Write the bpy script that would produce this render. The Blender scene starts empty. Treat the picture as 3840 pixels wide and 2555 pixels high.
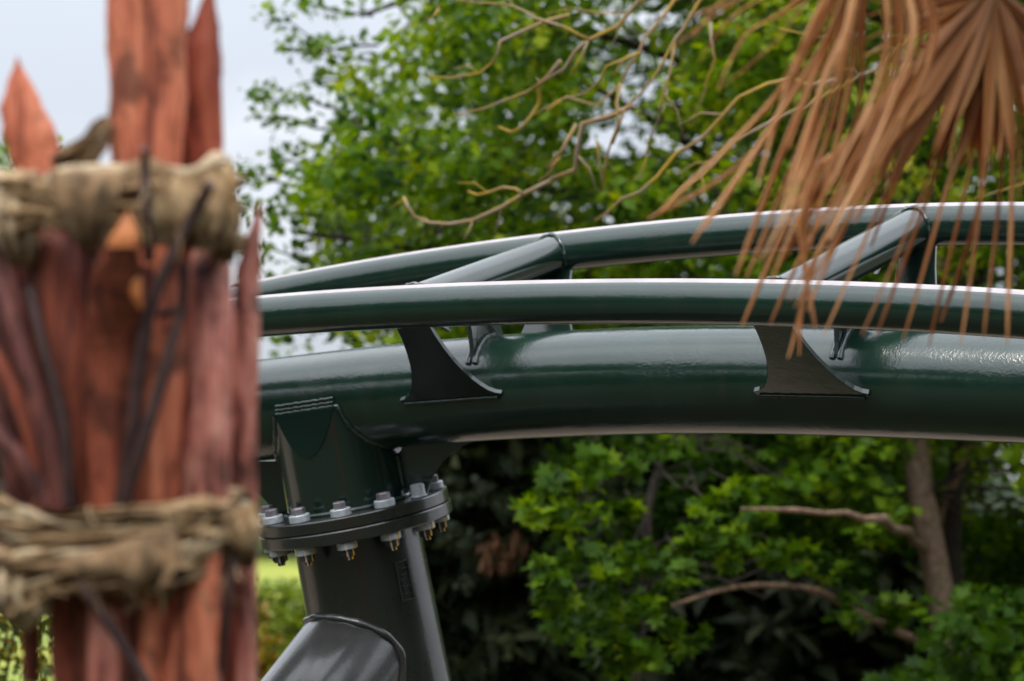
import bpy, math, random
import numpy as np
from mathutils import Vector, Matrix

random.seed(7)
rng = np.random.default_rng(7)
R = math.radians
scene = bpy.context.scene
col = scene.collection

# ------------------------------------------------------------------ camera
CAM_Z, PITCH, LENS = 1.7, R(3.45), 100.0
FPX = 3840 * LENS / 36.0
cam = bpy.data.cameras.new("camera")
cam.lens, cam.sensor_width = LENS, 36.0
cam.clip_start, cam.clip_end = 0.1, 3000
cam.dof.use_dof = True
cam.dof.focus_distance = 7.35
cam.dof.aperture_fstop = 2.9
cam_o = bpy.data.objects.new("camera", cam)
cam_o.location = (0, 0, CAM_Z)
cam_o.rotation_euler = (R(90) + PITCH, 0, 0)
col.objects.link(cam_o)
scene.camera = cam_o

# ------------------------------------------------------------------ world: overcast sky
SUN_EL, SUN_AZ = R(58), R(205)          # azimuth measured clockwise from +Y
world = bpy.data.worlds.new("World")
scene.world = world
world.use_nodes = True
wn, wl = world.node_tree.nodes, world.node_tree.links
wn.clear()
w_out = wn.new("ShaderNodeOutputWorld")
w_bg = wn.new("ShaderNodeBackground")
w_bg.inputs[1].default_value = 0.1
sky = wn.new("ShaderNodeTexSky")
sky.sky_type = 'NISHITA'
sky.sun_disc = False
sky.sun_elevation = SUN_EL
sky.sun_rotation = SUN_AZ
tc = wn.new("ShaderNodeTexCoord")
sep = wn.new("ShaderNodeSeparateXYZ")
wl.new(tc.outputs['Generated'], sep.inputs[0])
mp = wn.new("ShaderNodeMapping")
mp.inputs['Scale'].default_value = (1.0, 1.0, 2.4)
mp.inputs['Location'].default_value = (8.8, 4.4, 0.9)
wl.new(tc.outputs['Generated'], mp.inputs[0])
cn = wn.new("ShaderNodeTexNoise")
cn.inputs['Scale'].default_value = 5.5
cn.inputs['Detail'].default_value = 5
cn.inputs['Roughness'].default_value = 0.5
wl.new(mp.outputs[0], cn.inputs['Vector'])
cr = wn.new("ShaderNodeValToRGB")
cr.color_ramp.elements[0].position = 0.40
cr.color_ramp.elements[0].color = (5.3, 5.65, 6.3, 1)
cr.color_ramp.elements[1].position = 0.60
cr.color_ramp.elements[1].color = (7.5, 7.7, 8.2, 1)
wl.new(cn.outputs['Fac'], cr.inputs[0])
# overcast skies are brighter overhead than at the horizon (1 + 2 sin h) / 3
gm = wn.new("ShaderNodeMath"); gm.operation = 'MAXIMUM'
wl.new(sep.outputs[2], gm.inputs[0]); gm.inputs[1].default_value = 0.0
ga = wn.new("ShaderNodeMath"); ga.operation = 'MULTIPLY_ADD'
wl.new(gm.outputs[0], ga.inputs[0]); ga.inputs[1].default_value = 2.4; ga.inputs[2].default_value = 0.86
gx = wn.new("ShaderNodeVectorMath"); gx.operation = 'SCALE'
wl.new(cr.outputs[0], gx.inputs[0]); wl.new(ga.outputs[0], gx.inputs['Scale'])
wm = wn.new("ShaderNodeMix"); wm.data_type = 'RGBA'
wm.inputs[0].default_value = 0.88
wl.new(sky.outputs[0], wm.inputs[6]); wl.new(gx.outputs[0], wm.inputs[7])
wl.new(wm.outputs[2], w_bg.inputs[0])
wl.new(w_bg.outputs[0], w_out.inputs[0])

# ------------------------------------------------------------------ sun (veiled) and exposure
sun = bpy.data.lights.new("sun", 'SUN')
sun.energy, sun.angle, sun.color = 1.5, R(22), (1.0, 0.95, 0.88)
sun_o = bpy.data.objects.new("sun", sun)
sd = Vector((math.sin(SUN_AZ) * math.cos(SUN_EL), math.cos(SUN_AZ) * math.cos(SUN_EL), math.sin(SUN_EL)))
sun_o.rotation_euler = sd.to_track_quat('Z', 'Y').to_euler()
sun_o.location = (-3, -4, 12)
col.objects.link(sun_o)
scene.view_settings.view_transform = 'Standard'
scene.view_settings.look = 'None'
scene.view_settings.gamma = 1
scene.view_settings.use_curve_mapping = False
scene.view_settings.exposure = 0.3
scene.cycles.use_denoising = True
scene.cycles.max_bounces = 8
scene.cycles.transparent_max_bounces = 4

# ------------------------------------------------------------------ helpers
FW = Vector((0, math.cos(PITCH), math.sin(PITCH)))
UP = Vector((0, -math.sin(PITCH), math.cos(PITCH)))
C0 = Vector((0, 0, CAM_Z))


def P(x, y, d):
    """point seen at photo pixel (x, y) of the 3840 px picture, d metres along the view axis"""
    return C0 + Vector((1, 0, 0)) * ((x - 1920) / FPX * d) + UP * (-(y - 1277.5) / FPX * d) + FW * d


def tag(o, label=None, cat=None, group=None, kind=None):
    if label: o["label"] = label
    if cat: o["category"] = cat
    if group: o["group"] = group
    if kind: o["kind"] = kind
    return o


def empty(name, loc):
    o = bpy.data.objects.new(name, None)
    o.location = loc
    o.empty_display_size = 0.2
    col.objects.link(o)
    return o


def link(name, me, parent=None):
    o = bpy.data.objects.new(name, me)
    col.objects.link(o)
    if parent is not None:
        o.parent = parent
        m = Matrix.Translation(parent.location)
        if parent.parent is not None:
            m = Matrix.Identity(4)      # mesh parents keep world-space meshes
        elif parent.type == 'MESH':
            m = Matrix.Identity(4)
        o.matrix_parent_inverse = m.inverted()
    return o


def mesh(name, verts, faces, mat, parent=None, smooth=False, attr=None, sharp=None):
    me = bpy.data.meshes.new(name)
    me.from_pydata([tuple(v) for v in verts], [], faces)
    me.materials.append(mat)
    if smooth:
        me.polygons.foreach_set("use_smooth", [True] * len(me.polygons))
    if attr:
        a = me.attributes.new(attr[0], 'FLOAT', 'POINT')
        a.data.foreach_set("value", attr[1])
    me.update()
    if smooth and sharp:
        me.set_sharp_from_angle(angle=R(sharp))
    return link(name, me, parent)


def frames(pts, upref=None):
    pts = [Vector(p) for p in pts]
    n = len(pts)
    T = []
    for i in range(n):
        a, b = pts[max(i - 1, 0)], pts[min(i + 1, n - 1)]
        T.append((b - a).normalized())
    out = []
    u = upref[0] if upref else None
    if u is None:
        u = Vector((0, 0, 1)) if abs(T[0].z) < 0.9 else Vector((1, 0, 0))
    for i in range(n):
        if upref: u = upref[i]
        u = (u - T[i] * u.dot(T[i])).normalized()
        out.append((pts[i], T[i], u, T[i].cross(u)))
    return out


def tube_geo(pts, rad, seg=16, upref=None, cap=True):
    fr = frames(pts, upref)
    V, F, A = [], [], []
    n = len(fr)
    for i, (p, t, u, s) in enumerate(fr):
        r = rad(i / (n - 1)) if callable(rad) else (rad[i] if isinstance(rad, (list, tuple)) else rad)
        for k in range(seg):
            al = 2 * math.pi * k / seg
            V.append(p + (u * math.cos(al) + s * math.sin(al)) * r)
            A.append(abs(al if al <= math.pi else 2 * math.pi - al))
    for i in range(n - 1):
        for k in range(seg):
            k2 = (k + 1) % seg
            F.append((i * seg + k, i * seg + k2, (i + 1) * seg + k2, (i + 1) * seg + k))
    if cap:
        F.append(tuple(range(seg - 1, -1, -1)))
        F.append(tuple((n - 1) * seg + k for k in range(seg)))
    return V, F, A


def tube(name, pts, rad, mat, parent=None, seg=16, upref=None, attr=None, cap=True):
    V, F, A = tube_geo(pts, rad, seg, upref, cap)
    return mesh(name, V, F, mat, parent, True, ("ang", A) if attr else None, sharp=50)


def plate(name, outline, thick, org, ex, ey, mat, parent=None, holes=None):
    """flat plate: outline in (ex, ey), thickness along ex x ey, with a small edge chamfer"""
    ez = ex.cross(ey).normalized()
    n = len(outline)
    cx = sum(o[0] for o in outline) / n; cy = sum(o[1] for o in outline) / n
    V = []
    c = min(0.0015, thick * 0.2)

    def ins(q):
        # inset by moving along the inward normal of the neighbouring edges
        i = q
        a, b, d = outline[i - 1], outline[i], outline[(i + 1) % n]
        t = Vector((d[0] - a[0], d[1] - a[1], 0))
        if t.length < 1e-9: return b
        t.normalize()
        nn = (-t.y * c * SGN, t.x * c * SGN)
        return (b[0] + nn[0], b[1] + nn[1])
    area = sum(outline[i - 1][0] * outline[i][1] - outline[i][0] * outline[i - 1][1] for i in range(n))
    SGN = 1 if area > 0 else -1
    for h, f in ((-thick / 2, True), (-thick / 2 + c, False), (thick / 2 - c, False), (thick / 2, True)):
        for i in range(n):
            q = ins(i) if f else outline[i]
            V.append(org + ex * q[0] + ey * q[1] + ez * h)
    F = []
    for l in range(3):
        for i in range(n):
            j = (i + 1) % n
            F.append((l * n + i, l * n + j, (l + 1) * n + j, (l + 1) * n + i))
    F.append(tuple(range(n - 1, -1, -1)))
    F.append(tuple(3 * n + i for i in range(n)))
    if SGN < 0:
        F = [tuple(reversed(f)) for f in F]
    return mesh(name, V, F, mat, parent, False)


def disc_geo(c, n, r, h0, h1, seg=48, bev=0.002, ref=None):
    n = n.normalized()
    x = (ref or Vector((1, 0, 0)))
    x = (x - n * x.dot(n)).normalized()
    y = n.cross(x)
    V, F = [], []
    for (h, rr) in ((h0, r - bev), (h0 + bev, r), (h1 - bev, r), (h1, r - bev)):
        for k in range(seg):
            a = 2 * math.pi * k / seg
            V.append(c + n * h + (x * math.cos(a) + y * math.sin(a)) * rr)
    for l in range(3):
        for k in range(seg):
            k2 = (k + 1) % seg
            F.append((l * seg + k, l * seg + k2, (l + 1) * seg + k2, (l + 1) * seg + k))
    F.append(tuple(range(seg - 1, -1, -1)))
    F.append(tuple(3 * seg + k for k in range(seg)))
    return V, F


def disc(name, c, n, r, h0, h1, mat, parent=None, seg=48, bev=0.002, ref=None, smooth=True):
    V, F = disc_geo(c, n, r, h0, h1, seg, bev, ref)
    return mesh(name, V, F, mat, parent, smooth, sharp=30)


def box_geo(c, ex, ey, ez, sx, sy, sz):
    V = [c + ex * (sx * a) + ey * (sy * b) + ez * (sz * g) for a in (-.5, .5) for b in (-.5, .5) for g in (-.5, .5)]
    F = [(0, 1, 3, 2), (4, 6, 7, 5), (0, 4, 5, 1), (2, 3, 7, 6), (0, 2, 6, 4), (1, 5, 7, 3)]
    return V, F


# ------------------------------------------------------------------ materials
def newmat(name):
    m = bpy.data.materials.new(name)
    m.use_nodes = True
    nt = m.node_tree
    return m, nt, nt.nodes["Principled BSDF"]


def noise(nt, scale, detail=4, rough=0.55, vec=None, dist=0.0):
    n = nt.nodes.new("ShaderNodeTexNoise")
    n.inputs['Scale'].default_value = scale
    n.inputs['Detail'].default_value = detail
    n.inputs['Roughness'].default_value = rough
    n.inputs['Distortion'].default_value = dist
    if vec: nt.links.new(vec, n.inputs['Vector'])
    return n


def ramp(nt, fac, stops):
    r = nt.nodes.new("ShaderNodeValToRGB")
    e = r.color_ramp.elements
    while len(e) < len(stops): e.new(0.5)
    for el, (p, c) in zip(e, stops):
        el.position = p
        el.color = (*c, 1) if len(c) == 3 else c
    nt.links.new(fac, r.inputs[0])
    return r


def objvec(nt, scale=(1, 1, 1)):
    t = nt.nodes.new("ShaderNodeTexCoord")
    m = nt.nodes.new("ShaderNodeMapping")
    m.inputs['Scale'].default_value = scale
    nt.links.new(t.outputs['Object'], m.inputs[0])
    return m.outputs[0]


def bump(nt, b, h, strength, dist=0.002):
    n = nt.nodes.new("ShaderNodeBump")
    n.inputs['Strength'].default_value = strength
    n.inputs['Distance'].default_value = dist
    nt.links.new(h, n.inputs['Height'])
    nt.links.new(n.outputs[0], b.inputs['Normal'])
    return n


def mathn(nt, op, a, b=None, c=None):
    n = nt.nodes.new("ShaderNodeMath"); n.operation = op
    for i, v in enumerate((a, b, c)):
        if v is None: continue
        if isinstance(v, (int, float)): n.inputs[i].default_value = v
        else: nt.links.new(v, n.inputs[i])
    return n.outputs[0]


def paint_mat(name, pit=1.0, stripe=False, base=(0.008, 0.029, 0.019), rough=0.20, dust=0.20):
    m, nt, b = newmat(name)
    v = objvec(nt)
    n1 = noise(nt, 3.0, 3, vec=v)
    cr_ = ramp(nt, n1.outputs['Fac'], [(0.3, tuple(x * 0.8 for x in base)), (0.7, tuple(x * 1.2 for x in base))])
    # thin dust film and rain streaks
    vs = objvec(nt, (16, 16, 1.3))
    st_ = noise(nt, 1.0, 6, 0.65, vec=vs)
    sr_ = ramp(nt, st_.outputs['Fac'], [(0.50, (0,) * 3), (0.74, (dust,) * 3)])
    dm = nt.nodes.new("ShaderNodeMix"); dm.data_type = 'RGBA'
    nt.links.new(sr_.outputs[0], dm.inputs[0]); nt.links.new(cr_.outputs[0], dm.inputs[6])
    dm.inputs[7].default_value = (0.060, 0.058, 0.048, 1)
    b.inputs['IOR'].default_value = 1.6
    b.inputs['Coat Weight'].default_value = 0.5
    b.inputs['Coat Roughness'].default_value = 0.12
    b.inputs['Coat IOR'].default_value = 1.6
    rn = noise(nt, 9, 5, vec=v)
    rr = mathn(nt, 'MULTIPLY_ADD', rn.outputs['Fac'], 0.22, rough - 0.11)
    # pitted, orange-peel patches
    patch = noise(nt, 4.5, 2, vec=v)
    pr = ramp(nt, patch.outputs['Fac'], [(0.46, (0.12,) * 3), (0.62, (1,) * 3)])
    pits = noise(nt, 120, 2, vec=v, dist=0.4)
    soft = noise(nt, 26, 3, vec=v)
    h = mathn(nt, 'MULTIPLY', pits.outputs['Fac'], pr.outputs[0])
    h2 = mathn(nt, 'MULTIPLY_ADD', soft.outputs['Fac'], 0.8, h)
    bp = bump(nt, b, h2, 0.24 * pit, 0.004)
    nt.links.new(bp.outputs[0], b.inputs['Coat Normal'])
    if stripe:
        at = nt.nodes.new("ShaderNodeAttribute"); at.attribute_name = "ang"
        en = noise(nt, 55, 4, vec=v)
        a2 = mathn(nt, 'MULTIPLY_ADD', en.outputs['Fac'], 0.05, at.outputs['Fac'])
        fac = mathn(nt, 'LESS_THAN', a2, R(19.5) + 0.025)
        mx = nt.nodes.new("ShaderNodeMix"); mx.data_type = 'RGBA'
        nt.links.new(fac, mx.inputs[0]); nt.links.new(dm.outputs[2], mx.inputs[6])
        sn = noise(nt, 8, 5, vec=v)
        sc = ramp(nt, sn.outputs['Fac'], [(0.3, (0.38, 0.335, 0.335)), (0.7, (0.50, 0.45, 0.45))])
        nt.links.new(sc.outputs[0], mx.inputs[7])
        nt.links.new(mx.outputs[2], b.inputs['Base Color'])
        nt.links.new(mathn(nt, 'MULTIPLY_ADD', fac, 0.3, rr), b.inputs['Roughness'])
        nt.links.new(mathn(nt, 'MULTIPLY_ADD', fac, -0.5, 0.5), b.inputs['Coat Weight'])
    else:
        nt.links.new(dm.outputs[2], b.inputs['Base Color'])
        nt.links.new(rr, b.inputs['Roughness'])
    return m


M_PAINT = paint_mat("dark_green_paint", 1.0)
M_RAIL = paint_mat("rail_paint", 0.7, stripe=True)
M_PLATE = paint_mat("plate_paint", 0.35, base=(0.007, 0.022, 0.015), rough=0.17, dust=0.04)
M_COL = paint_mat("column_paint", 0.45, base=(0.012, 0.014, 0.011), rough=0.30)
M_BRACE = paint_mat("brace_sheen_paint", 0.4, base=(0.030, 0.031, 0.030), rough=0.27)  # lighter copy of the column paint; sky reflection put into the base colour
M_WELD = paint_mat("weld_paint", 2.2, rough=0.25)


def simple(name, base, rough=0.5, metal=0.0, nscale=30, var=0.25, bstr=0.2):
    m, nt, b = newmat(name)
    v = objvec(nt)
    n = noise(nt, nscale, 5, vec=v)
    c = ramp(nt, n.outputs['Fac'], [(0.3, tuple(x * (1 - var) for x in base)), (0.7, tuple(min(1, x * (1 + var)) for x in base))])
    nt.links.new(c.outputs[0], b.inputs['Base Color'])
    b.inputs['Roughness'].default_value = rough
    b.inputs['Metallic'].default_value = metal
    bump(nt, b, n.outputs['Fac'], bstr)
    return m


M_GALV = simple("galvanised_steel", (0.50, 0.54, 0.58), 0.5, 0.35, 60, 0.18)
M_HEAD = simple("bolt_head_steel", (0.24, 0.22, 0.24), 0.45, 0.5, 60, 0.2)
M_NUT = simple("dark_nut", (0.06, 0.06, 0.075), 0.4, 0.5, 60, 0.2)
M_YEL = simple("yellow_mark", (0.75, 0.45, 0.02), 0.5)
M_BEI = simple("beige_mark", (0.62, 0.47, 0.32), 0.6)


def wood_mat(name, light, mid, dark, seed=0.0, streak=(38, 38, 3.2)):
    m, nt, b = newmat(name)
    t = nt.nodes.new("ShaderNodeTexCoord")
    mpn = nt.nodes.new("ShaderNodeMapping")
    mpn.inputs['Location'].default_value = (seed, seed * 1.7, seed * 0.6)
    mpn.inputs['Scale'].default_value = streak
    nt.links.new(t.outputs['Object'], mpn.inputs[0])
    n = noise(nt, 1.0, 6, 0.62, vec=mpn.outputs[0], dist=0.6)
    mp2 = nt.nodes.new("ShaderNodeMapping")
    mp2.inputs['Location'].default_value = (seed * 2.1, seed, 0)
    mp2.inputs['Scale'].default_value = (14, 14, 9)
    nt.links.new(t.outputs['Object'], mp2.inputs[0])
    k = noise(nt, 1.0, 4, 0.6, vec=mp2.outputs[0], dist=0.5)
    kr = ramp(nt, k.outputs['Fac'], [(0.34, (0.22,) * 3), (0.45, (1.0,) * 3)])
    mp3 = nt.nodes.new("ShaderNodeMapping")
    mp3.inputs['Location'].default_value = (seed, 0, seed * 3)
    mp3.inputs['Scale'].default_value = (150, 150, 5)
    nt.links.new(t.outputs['Object'], mp3.inputs[0])
    g = noise(nt, 1.0, 4, 0.7, vec=mp3.outputs[0], dist=0.3)
    gn = mathn(nt, 'MULTIPLY_ADD', g.outputs['Fac'], 0.55, mathn(nt, 'MULTIPLY_ADD', n.outputs['Fac'], 0.95, -0.24))
    c = ramp(nt, gn, [(0.34, dark), (0.50, mid), (0.66, light)])
    mx = nt.nodes.new("ShaderNodeMix"); mx.data_type = 'RGBA'; mx.blend_type = 'MULTIPLY'
    mx.inputs[0].default_value = 0.85
    nt.links.new(c.outputs[0], mx.inputs[6]); nt.links.new(kr.outputs[0], mx.inputs[7])
    nt.links.new(mx.outputs[2], b.inputs['Base Color'])
    b.inputs['Roughness'].default_value = 0.6
    bump(nt, b, gn, 0.9, 0.008)
    return m


M_WOODS = [wood_mat("stained_wood_a", (0.88, 0.31, 0.165), (0.72, 0.20, 0.10), (0.23, 0.052, 0.028), 0.3),
           wood_mat("stained_wood_b", (0.62, 0.165, 0.085), (0.42, 0.090, 0.046), (0.10, 0.022, 0.013), 4.1),
           wood_mat("pinkish_wood", (0.82, 0.38, 0.285), (0.64, 0.215, 0.155), (0.14, 0.038, 0.028), 7.7, (30, 30, 9)),
           wood_mat("brown_wood", (0.42, 0.105, 0.052), (0.27, 0.062, 0.030), (0.075, 0.018, 0.010), 9.2),
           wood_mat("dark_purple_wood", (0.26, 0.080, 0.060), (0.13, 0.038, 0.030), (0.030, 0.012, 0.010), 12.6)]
M_CUT = simple("orange_cut_wood", (0.50, 0.16, 0.040), 0.6, 0, 25, 0.3)
M_TWIG = simple("dark_twig_bark", (0.055, 0.026, 0.022), 0.6, 0, 40, 0.45, 0.5)


def burlap():
    m, nt, b = newmat("burlap_cloth")
    v = objvec(nt)
    n = noise(nt, 22, 6, 0.65, vec=v, dist=0.4)
    c = ramp(nt, n.outputs['Fac'], [(0.34, (0.11, 0.058, 0.024)), (0.50, (0.45, 0.285, 0.135)), (0.66, (0.76, 0.56, 0.33))])
    nt.links.new(c.outputs[0], b.inputs['Base Color'])
    b.inputs['Roughness'].default_value = 0.95
    w1 = nt.nodes.new("ShaderNodeTexWave"); w1.inputs['Scale'].default_value = 130; w1.bands_direction = 'Z'
    w1.inputs['Distortion'].default_value = 2
    w2 = nt.nodes.new("ShaderNodeTexWave"); w2.inputs['Scale'].default_value = 130; w2.bands_direction = 'X'
    w2.inputs['Distortion'].default_value = 2
    nt.links.new(v, w1.inputs['Vector']); nt.links.new(v, w2.inputs['Vector'])
    s = mathn(nt, 'ADD', w1.outputs['Fac'], w2.outputs['Fac'])
    s2 = mathn(nt, 'MULTIPLY_ADD', n.outputs['Fac'], 4.0, s)
    bump(nt, b, s2, 0.6, 0.004)
    return m


M_BURLAP = burlap()
M_BURLAP_P = simple("pale_straw_cloth", (0.52, 0.40, 0.25), 0.95, 0, 40, 0.4, 0.8)
M_BURLAP_D = simple("dark_burlap", (0.21, 0.130, 0.065), 0.95, 0, 30, 0.65, 0.8)  # darker burlap for the wide bands, some turns and flaps


def leaf_mat(name, stops, trans=0.45, rough=0.45, spec=0.3):
    """two-sided leaf: diffuse + translucent, tone per leaf from the attribute"""
    m = bpy.data.materials.new(name)
    m.use_nodes = True
    nt = m.node_tree
    b = nt.nodes["Principled BSDF"]
    out = nt.nodes["Material Output"]
    at = nt.nodes.new("ShaderNodeAttribute"); at.attribute_name = "tone"
    c = ramp(nt, at.outputs['Fac'], stops)
    nt.links.new(c.outputs[0], b.inputs['Base Color'])
    b.inputs['Roughness'].default_value = rough
    b.inputs['Specular IOR Level'].default_value = spec
    tr = nt.nodes.new("ShaderNodeBsdfTranslucent")
    hs = nt.nodes.new("ShaderNodeHueSaturation")
    hs.inputs['Hue'].default_value = 0.485
    hs.inputs['Saturation'].default_value = 1.1
    hs.inputs['Value'].default_value = 1.5
    nt.links.new(c.outputs[0], hs.inputs['Color'])
    nt.links.new(hs.outputs[0], tr.inputs[0])
    mx = nt.nodes.new("ShaderNodeMixShader")
    mx.inputs[0].default_value = trans
    nt.links.new(b.outputs[0], mx.inputs[1]); nt.links.new(tr.outputs[0], mx.inputs[2])
    nt.links.new(mx.outputs[0], out.inputs[0])
    return m


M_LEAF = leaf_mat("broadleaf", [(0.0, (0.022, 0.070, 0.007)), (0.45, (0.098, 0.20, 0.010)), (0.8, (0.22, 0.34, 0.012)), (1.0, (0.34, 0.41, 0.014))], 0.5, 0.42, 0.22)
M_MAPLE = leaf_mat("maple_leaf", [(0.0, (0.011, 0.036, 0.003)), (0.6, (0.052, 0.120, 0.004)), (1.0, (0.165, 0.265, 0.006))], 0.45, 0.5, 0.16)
M_YLEAF = leaf_mat("young_leaf", [(0.0, (0.10, 0.17, 0.012)), (0.6, (0.22, 0.30, 0.015)), (1.0, (0.34, 0.32, 0.02))])
M_SHRUB = leaf_mat("shrub_leaf", [(0.0, (0.05, 0.09, 0.02)), (0.5, (0.15, 0.19, 0.02)), (0.8, (0.30, 0.27, 0.025)), (1.0, (0.36, 0.17, 0.03))])
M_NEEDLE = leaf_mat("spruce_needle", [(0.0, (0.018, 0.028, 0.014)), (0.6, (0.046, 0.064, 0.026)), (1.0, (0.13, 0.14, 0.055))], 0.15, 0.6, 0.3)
M_DEADT = simple("dead_brown_needles", (0.20, 0.085, 0.035), 0.8, 0, 20, 0.3)
M_WOODLAND = leaf_mat("woodland_leaf", [(0.0, (0.012, 0.03, 0.008)), (1.0, (0.04, 0.07, 0.014))], 0.2)
M_FARWOOD = leaf_mat("far_wood_leaf", [(0.0, (0.060, 0.085, 0.055)), (1.0, (0.13, 0.16, 0.10))], 0.2, 0.8, 0.2)  # greyed and paled leaf colour paints haze onto the far wood
M_BARK = simple("grey_brown_bark", (0.27, 0.19, 0.135), 0.9, 0, 26, 0.45, 1.0)
M_LIMB = simple("brown_limb_bark", (0.20, 0.125, 0.075), 0.9, 0, 26, 0.5, 1.0)
M_DBARK = simple("dark_bark", (0.036, 0.028, 0.020), 0.9, 0, 20, 0.45, 1.0)


def lichen_mat():
    m, nt, b = newmat("lichen_twig_bark")
    v = objvec(nt)
    n = noise(nt, 5, 5, 0.6, vec=v)
    c = ramp(nt, n.outputs['Fac'], [(0.38, (0.32, 0.235, 0.17)), (0.50, (0.30, 0.20, 0.075)), (0.60, (0.40, 0.25, 0.020))])
    nt.links.new(c.outputs[0], b.inputs['Base Color'])
    b.inputs['Roughness'].default_value = 0.85
    return m


M_LICHEN = lichen_mat()
M_PALM = leaf_mat("dry_palm_blade", [(0.0, (0.14, 0.046, 0.012)), (0.4, (0.31, 0.128, 0.036)), (0.75, (0.55, 0.30, 0.115)), (1.0, (0.70, 0.48, 0.25))], 0.40, 0.55, 0.3)


def ground_mat():
    m, nt, b = newmat("earth_and_grass")
    v = objvec(nt)
    n = noise(nt, 0.35, 6, 0.6, vec=v)
    n2 = noise(nt, 9, 6, 0.7, vec=v)
    f = mathn(nt, 'MULTIPLY_ADD', n2.outputs['Fac'], 0.35, n.outputs['Fac'])
    c = ramp(nt, f, [(0.5, (0.034, 0.025, 0.017)), (0.66, (0.028, 0.030, 0.013)), (0.8, (0.024, 0.042, 0.010))])
    nt.links.new(c.outputs[0], b.inputs['Base Color'])
    b.inputs['Roughness'].default_value = 0.95
    bump(nt, b, n2.outputs['Fac'], 0.6, 0.05)
    return m


def meadow_mat():
    m, nt, b = newmat("meadow_grass")
    v = objvec(nt)
    n = noise(nt, 0.12, 5, 0.6, vec=v)
    n2 = noise(nt, 1.6, 5, 0.7, vec=v)
    f = mathn(nt, 'MULTIPLY_ADD', n2.outputs['Fac'], 0.5, n.outputs['Fac'])
    c = ramp(nt, f, [(0.55, (0.14, 0.21, 0.03)), (0.75, (0.27, 0.32, 0.03)), (0.9, (0.38, 0.36, 0.04))])
    nt.links.new(c.outputs[0], b.inputs['Base Color'])
    b.inputs['Roughness'].default_value = 0.9
    bump(nt, b, n2.outputs['Fac'], 0.8, 0.2)
    return m


def bounce_gravel_mat():
    m, nt, b = newmat("bounce_gravel")
    v = objvec(nt)
    n = noise(nt, 40, 5, 0.7, vec=v)
    c = ramp(nt, n.outputs['Fac'], [(0.3, (0.20, 0.155, 0.115)), (0.7, (0.34, 0.27, 0.20))])
    nt.links.new(c.outputs[0], b.inputs['Base Color'])
    b.inputs['Roughness'].default_value = 0.95
    bump(nt, b, n.outputs['Fac'], 0.8, 0.02)
    return m


# ------------------------------------------------------------------ ground
def sheet(name, x0, x1, y0, y1, z, mat, n=24, amp=0.0):
    V, F = [], []
    for j in range(n + 1):
        for i in range(n + 1):
            x = x0 + (x1 - x0) * i / n; y = y0 + (y1 - y0) * j / n
            V.append((x, y, z + amp * math.sin(x * 0.37 + 1.1) * math.cos(y * 0.29)))
    for j in range(n):
        for i in range(n):
            a = j * (n + 1) + i
            F.append((a, a + 1, a + n + 2, a + n + 1))
    return mesh(name, V, F, mat, None, True)


tag(sheet("ground", -900, 900, -900, 900, 0.0, ground_mat(), 8), kind="structure", label="bare earth and thin grass under the track and trees")
tag(sheet("meadow", -160, 4, 26, 150, 0.03, meadow_mat(), 12), kind="structure", label="bright yellow green meadow behind the track support")
tag(sheet("path", -14, 14, 9.2, 13.0, 0.012, bounce_gravel_mat(), 12), kind="structure", label="unseen pale gravel strip added behind the track to brighten its underside")  # added out of view; gives the spine's underside its brown rim reflection

# ------------------------------------------------------------------ coaster track curves
def fit(pts, deg):
    x = np.array([p[0] for p in pts], float); y = np.array([p[1] for p in pts], float)
    c = np.polyfit((x - 2400) / 1500, y, deg)
    return lambda q: float(np.polyval(c, (q - 2400) / 1500))


yN = fit([(951, 1189), (1239, 1166), (1500, 1152), (1700, 1144), (2300, 1130), (2700, 1132), (3500, 1159), (3840, 1180)], 4)
yF = fit([(951, 1125), (1236, 1072), (1500, 1024), (1772, 984), (2300, 925), (2500, 898), (2995, 864), (3600, 840), (3840, 840)], 4)
yS = fit([(960, 1540), (1239, 1510), (1540, 1481), (1700, 1466), (2250, 1429.5), (2500, 1427), (2700, 1426.5), (3400, 1432), (3840, 1449)], 4)
RAIL_R, SP_R = 0.06, 0.1525
dN = lambda x: 1280 / (156 + (x - 951) * 29 / 2889)
dF = lambda x: 1280 / (150.4 + (x - 2105) * 0.00835)
dS = lambda x: 3253 / (394.8 + (x - 1880) * 0.018)
Nc = lambda x: P(x, yN(x), dN(x))
Fc = lambda x: P(x, yF(x), dF(x))
Sc = lambda x: P(x, yS(x), dS(x))


def extend(f, x0=900, x1=3900, step=60, n=34, ds=0.12):
    pts = [f(x) for x in np.arange(x0, x1 + 1, step)]

    def run(p, q, sag):
        d = (q - p).normalized(); cur = q.copy(); out = []
        for i in range(n):
            d = (d + Vector((0, 0.004 * sag, -0.006))).normalized()
            cur = cur + d * ds
            out.append(cur.copy())
        return out
    left = run(pts[4], pts[0], -1)[::-1]
    right = run(pts[-5], pts[-1], 1)
    return left + pts + right, n


LN, NEXT = extend(Nc)
LF, _ = extend(Fc)
LS, _ = extend(Sc)


def resample(pts, m):
    s = [0.0]
    for a, b in zip(pts, pts[1:]): s.append(s[-1] + (b - a).length)
    xs = np.array([[*p] for p in pts]); q = np.linspace(0, s[-1], m)
    return [Vector([float(np.interp(t, s, xs[:, k])) for k in range(3)]) for t in q], s


def at_arc(pts, val):
    s = [0.0]
    for a, b in zip(pts, pts[1:]): s.append(s[-1] + (b - a).length)
    xs = np.array([[*p] for p in pts])
    return Vector([float(np.interp(val, s, xs[:, k])) for k in range(3)])


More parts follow.
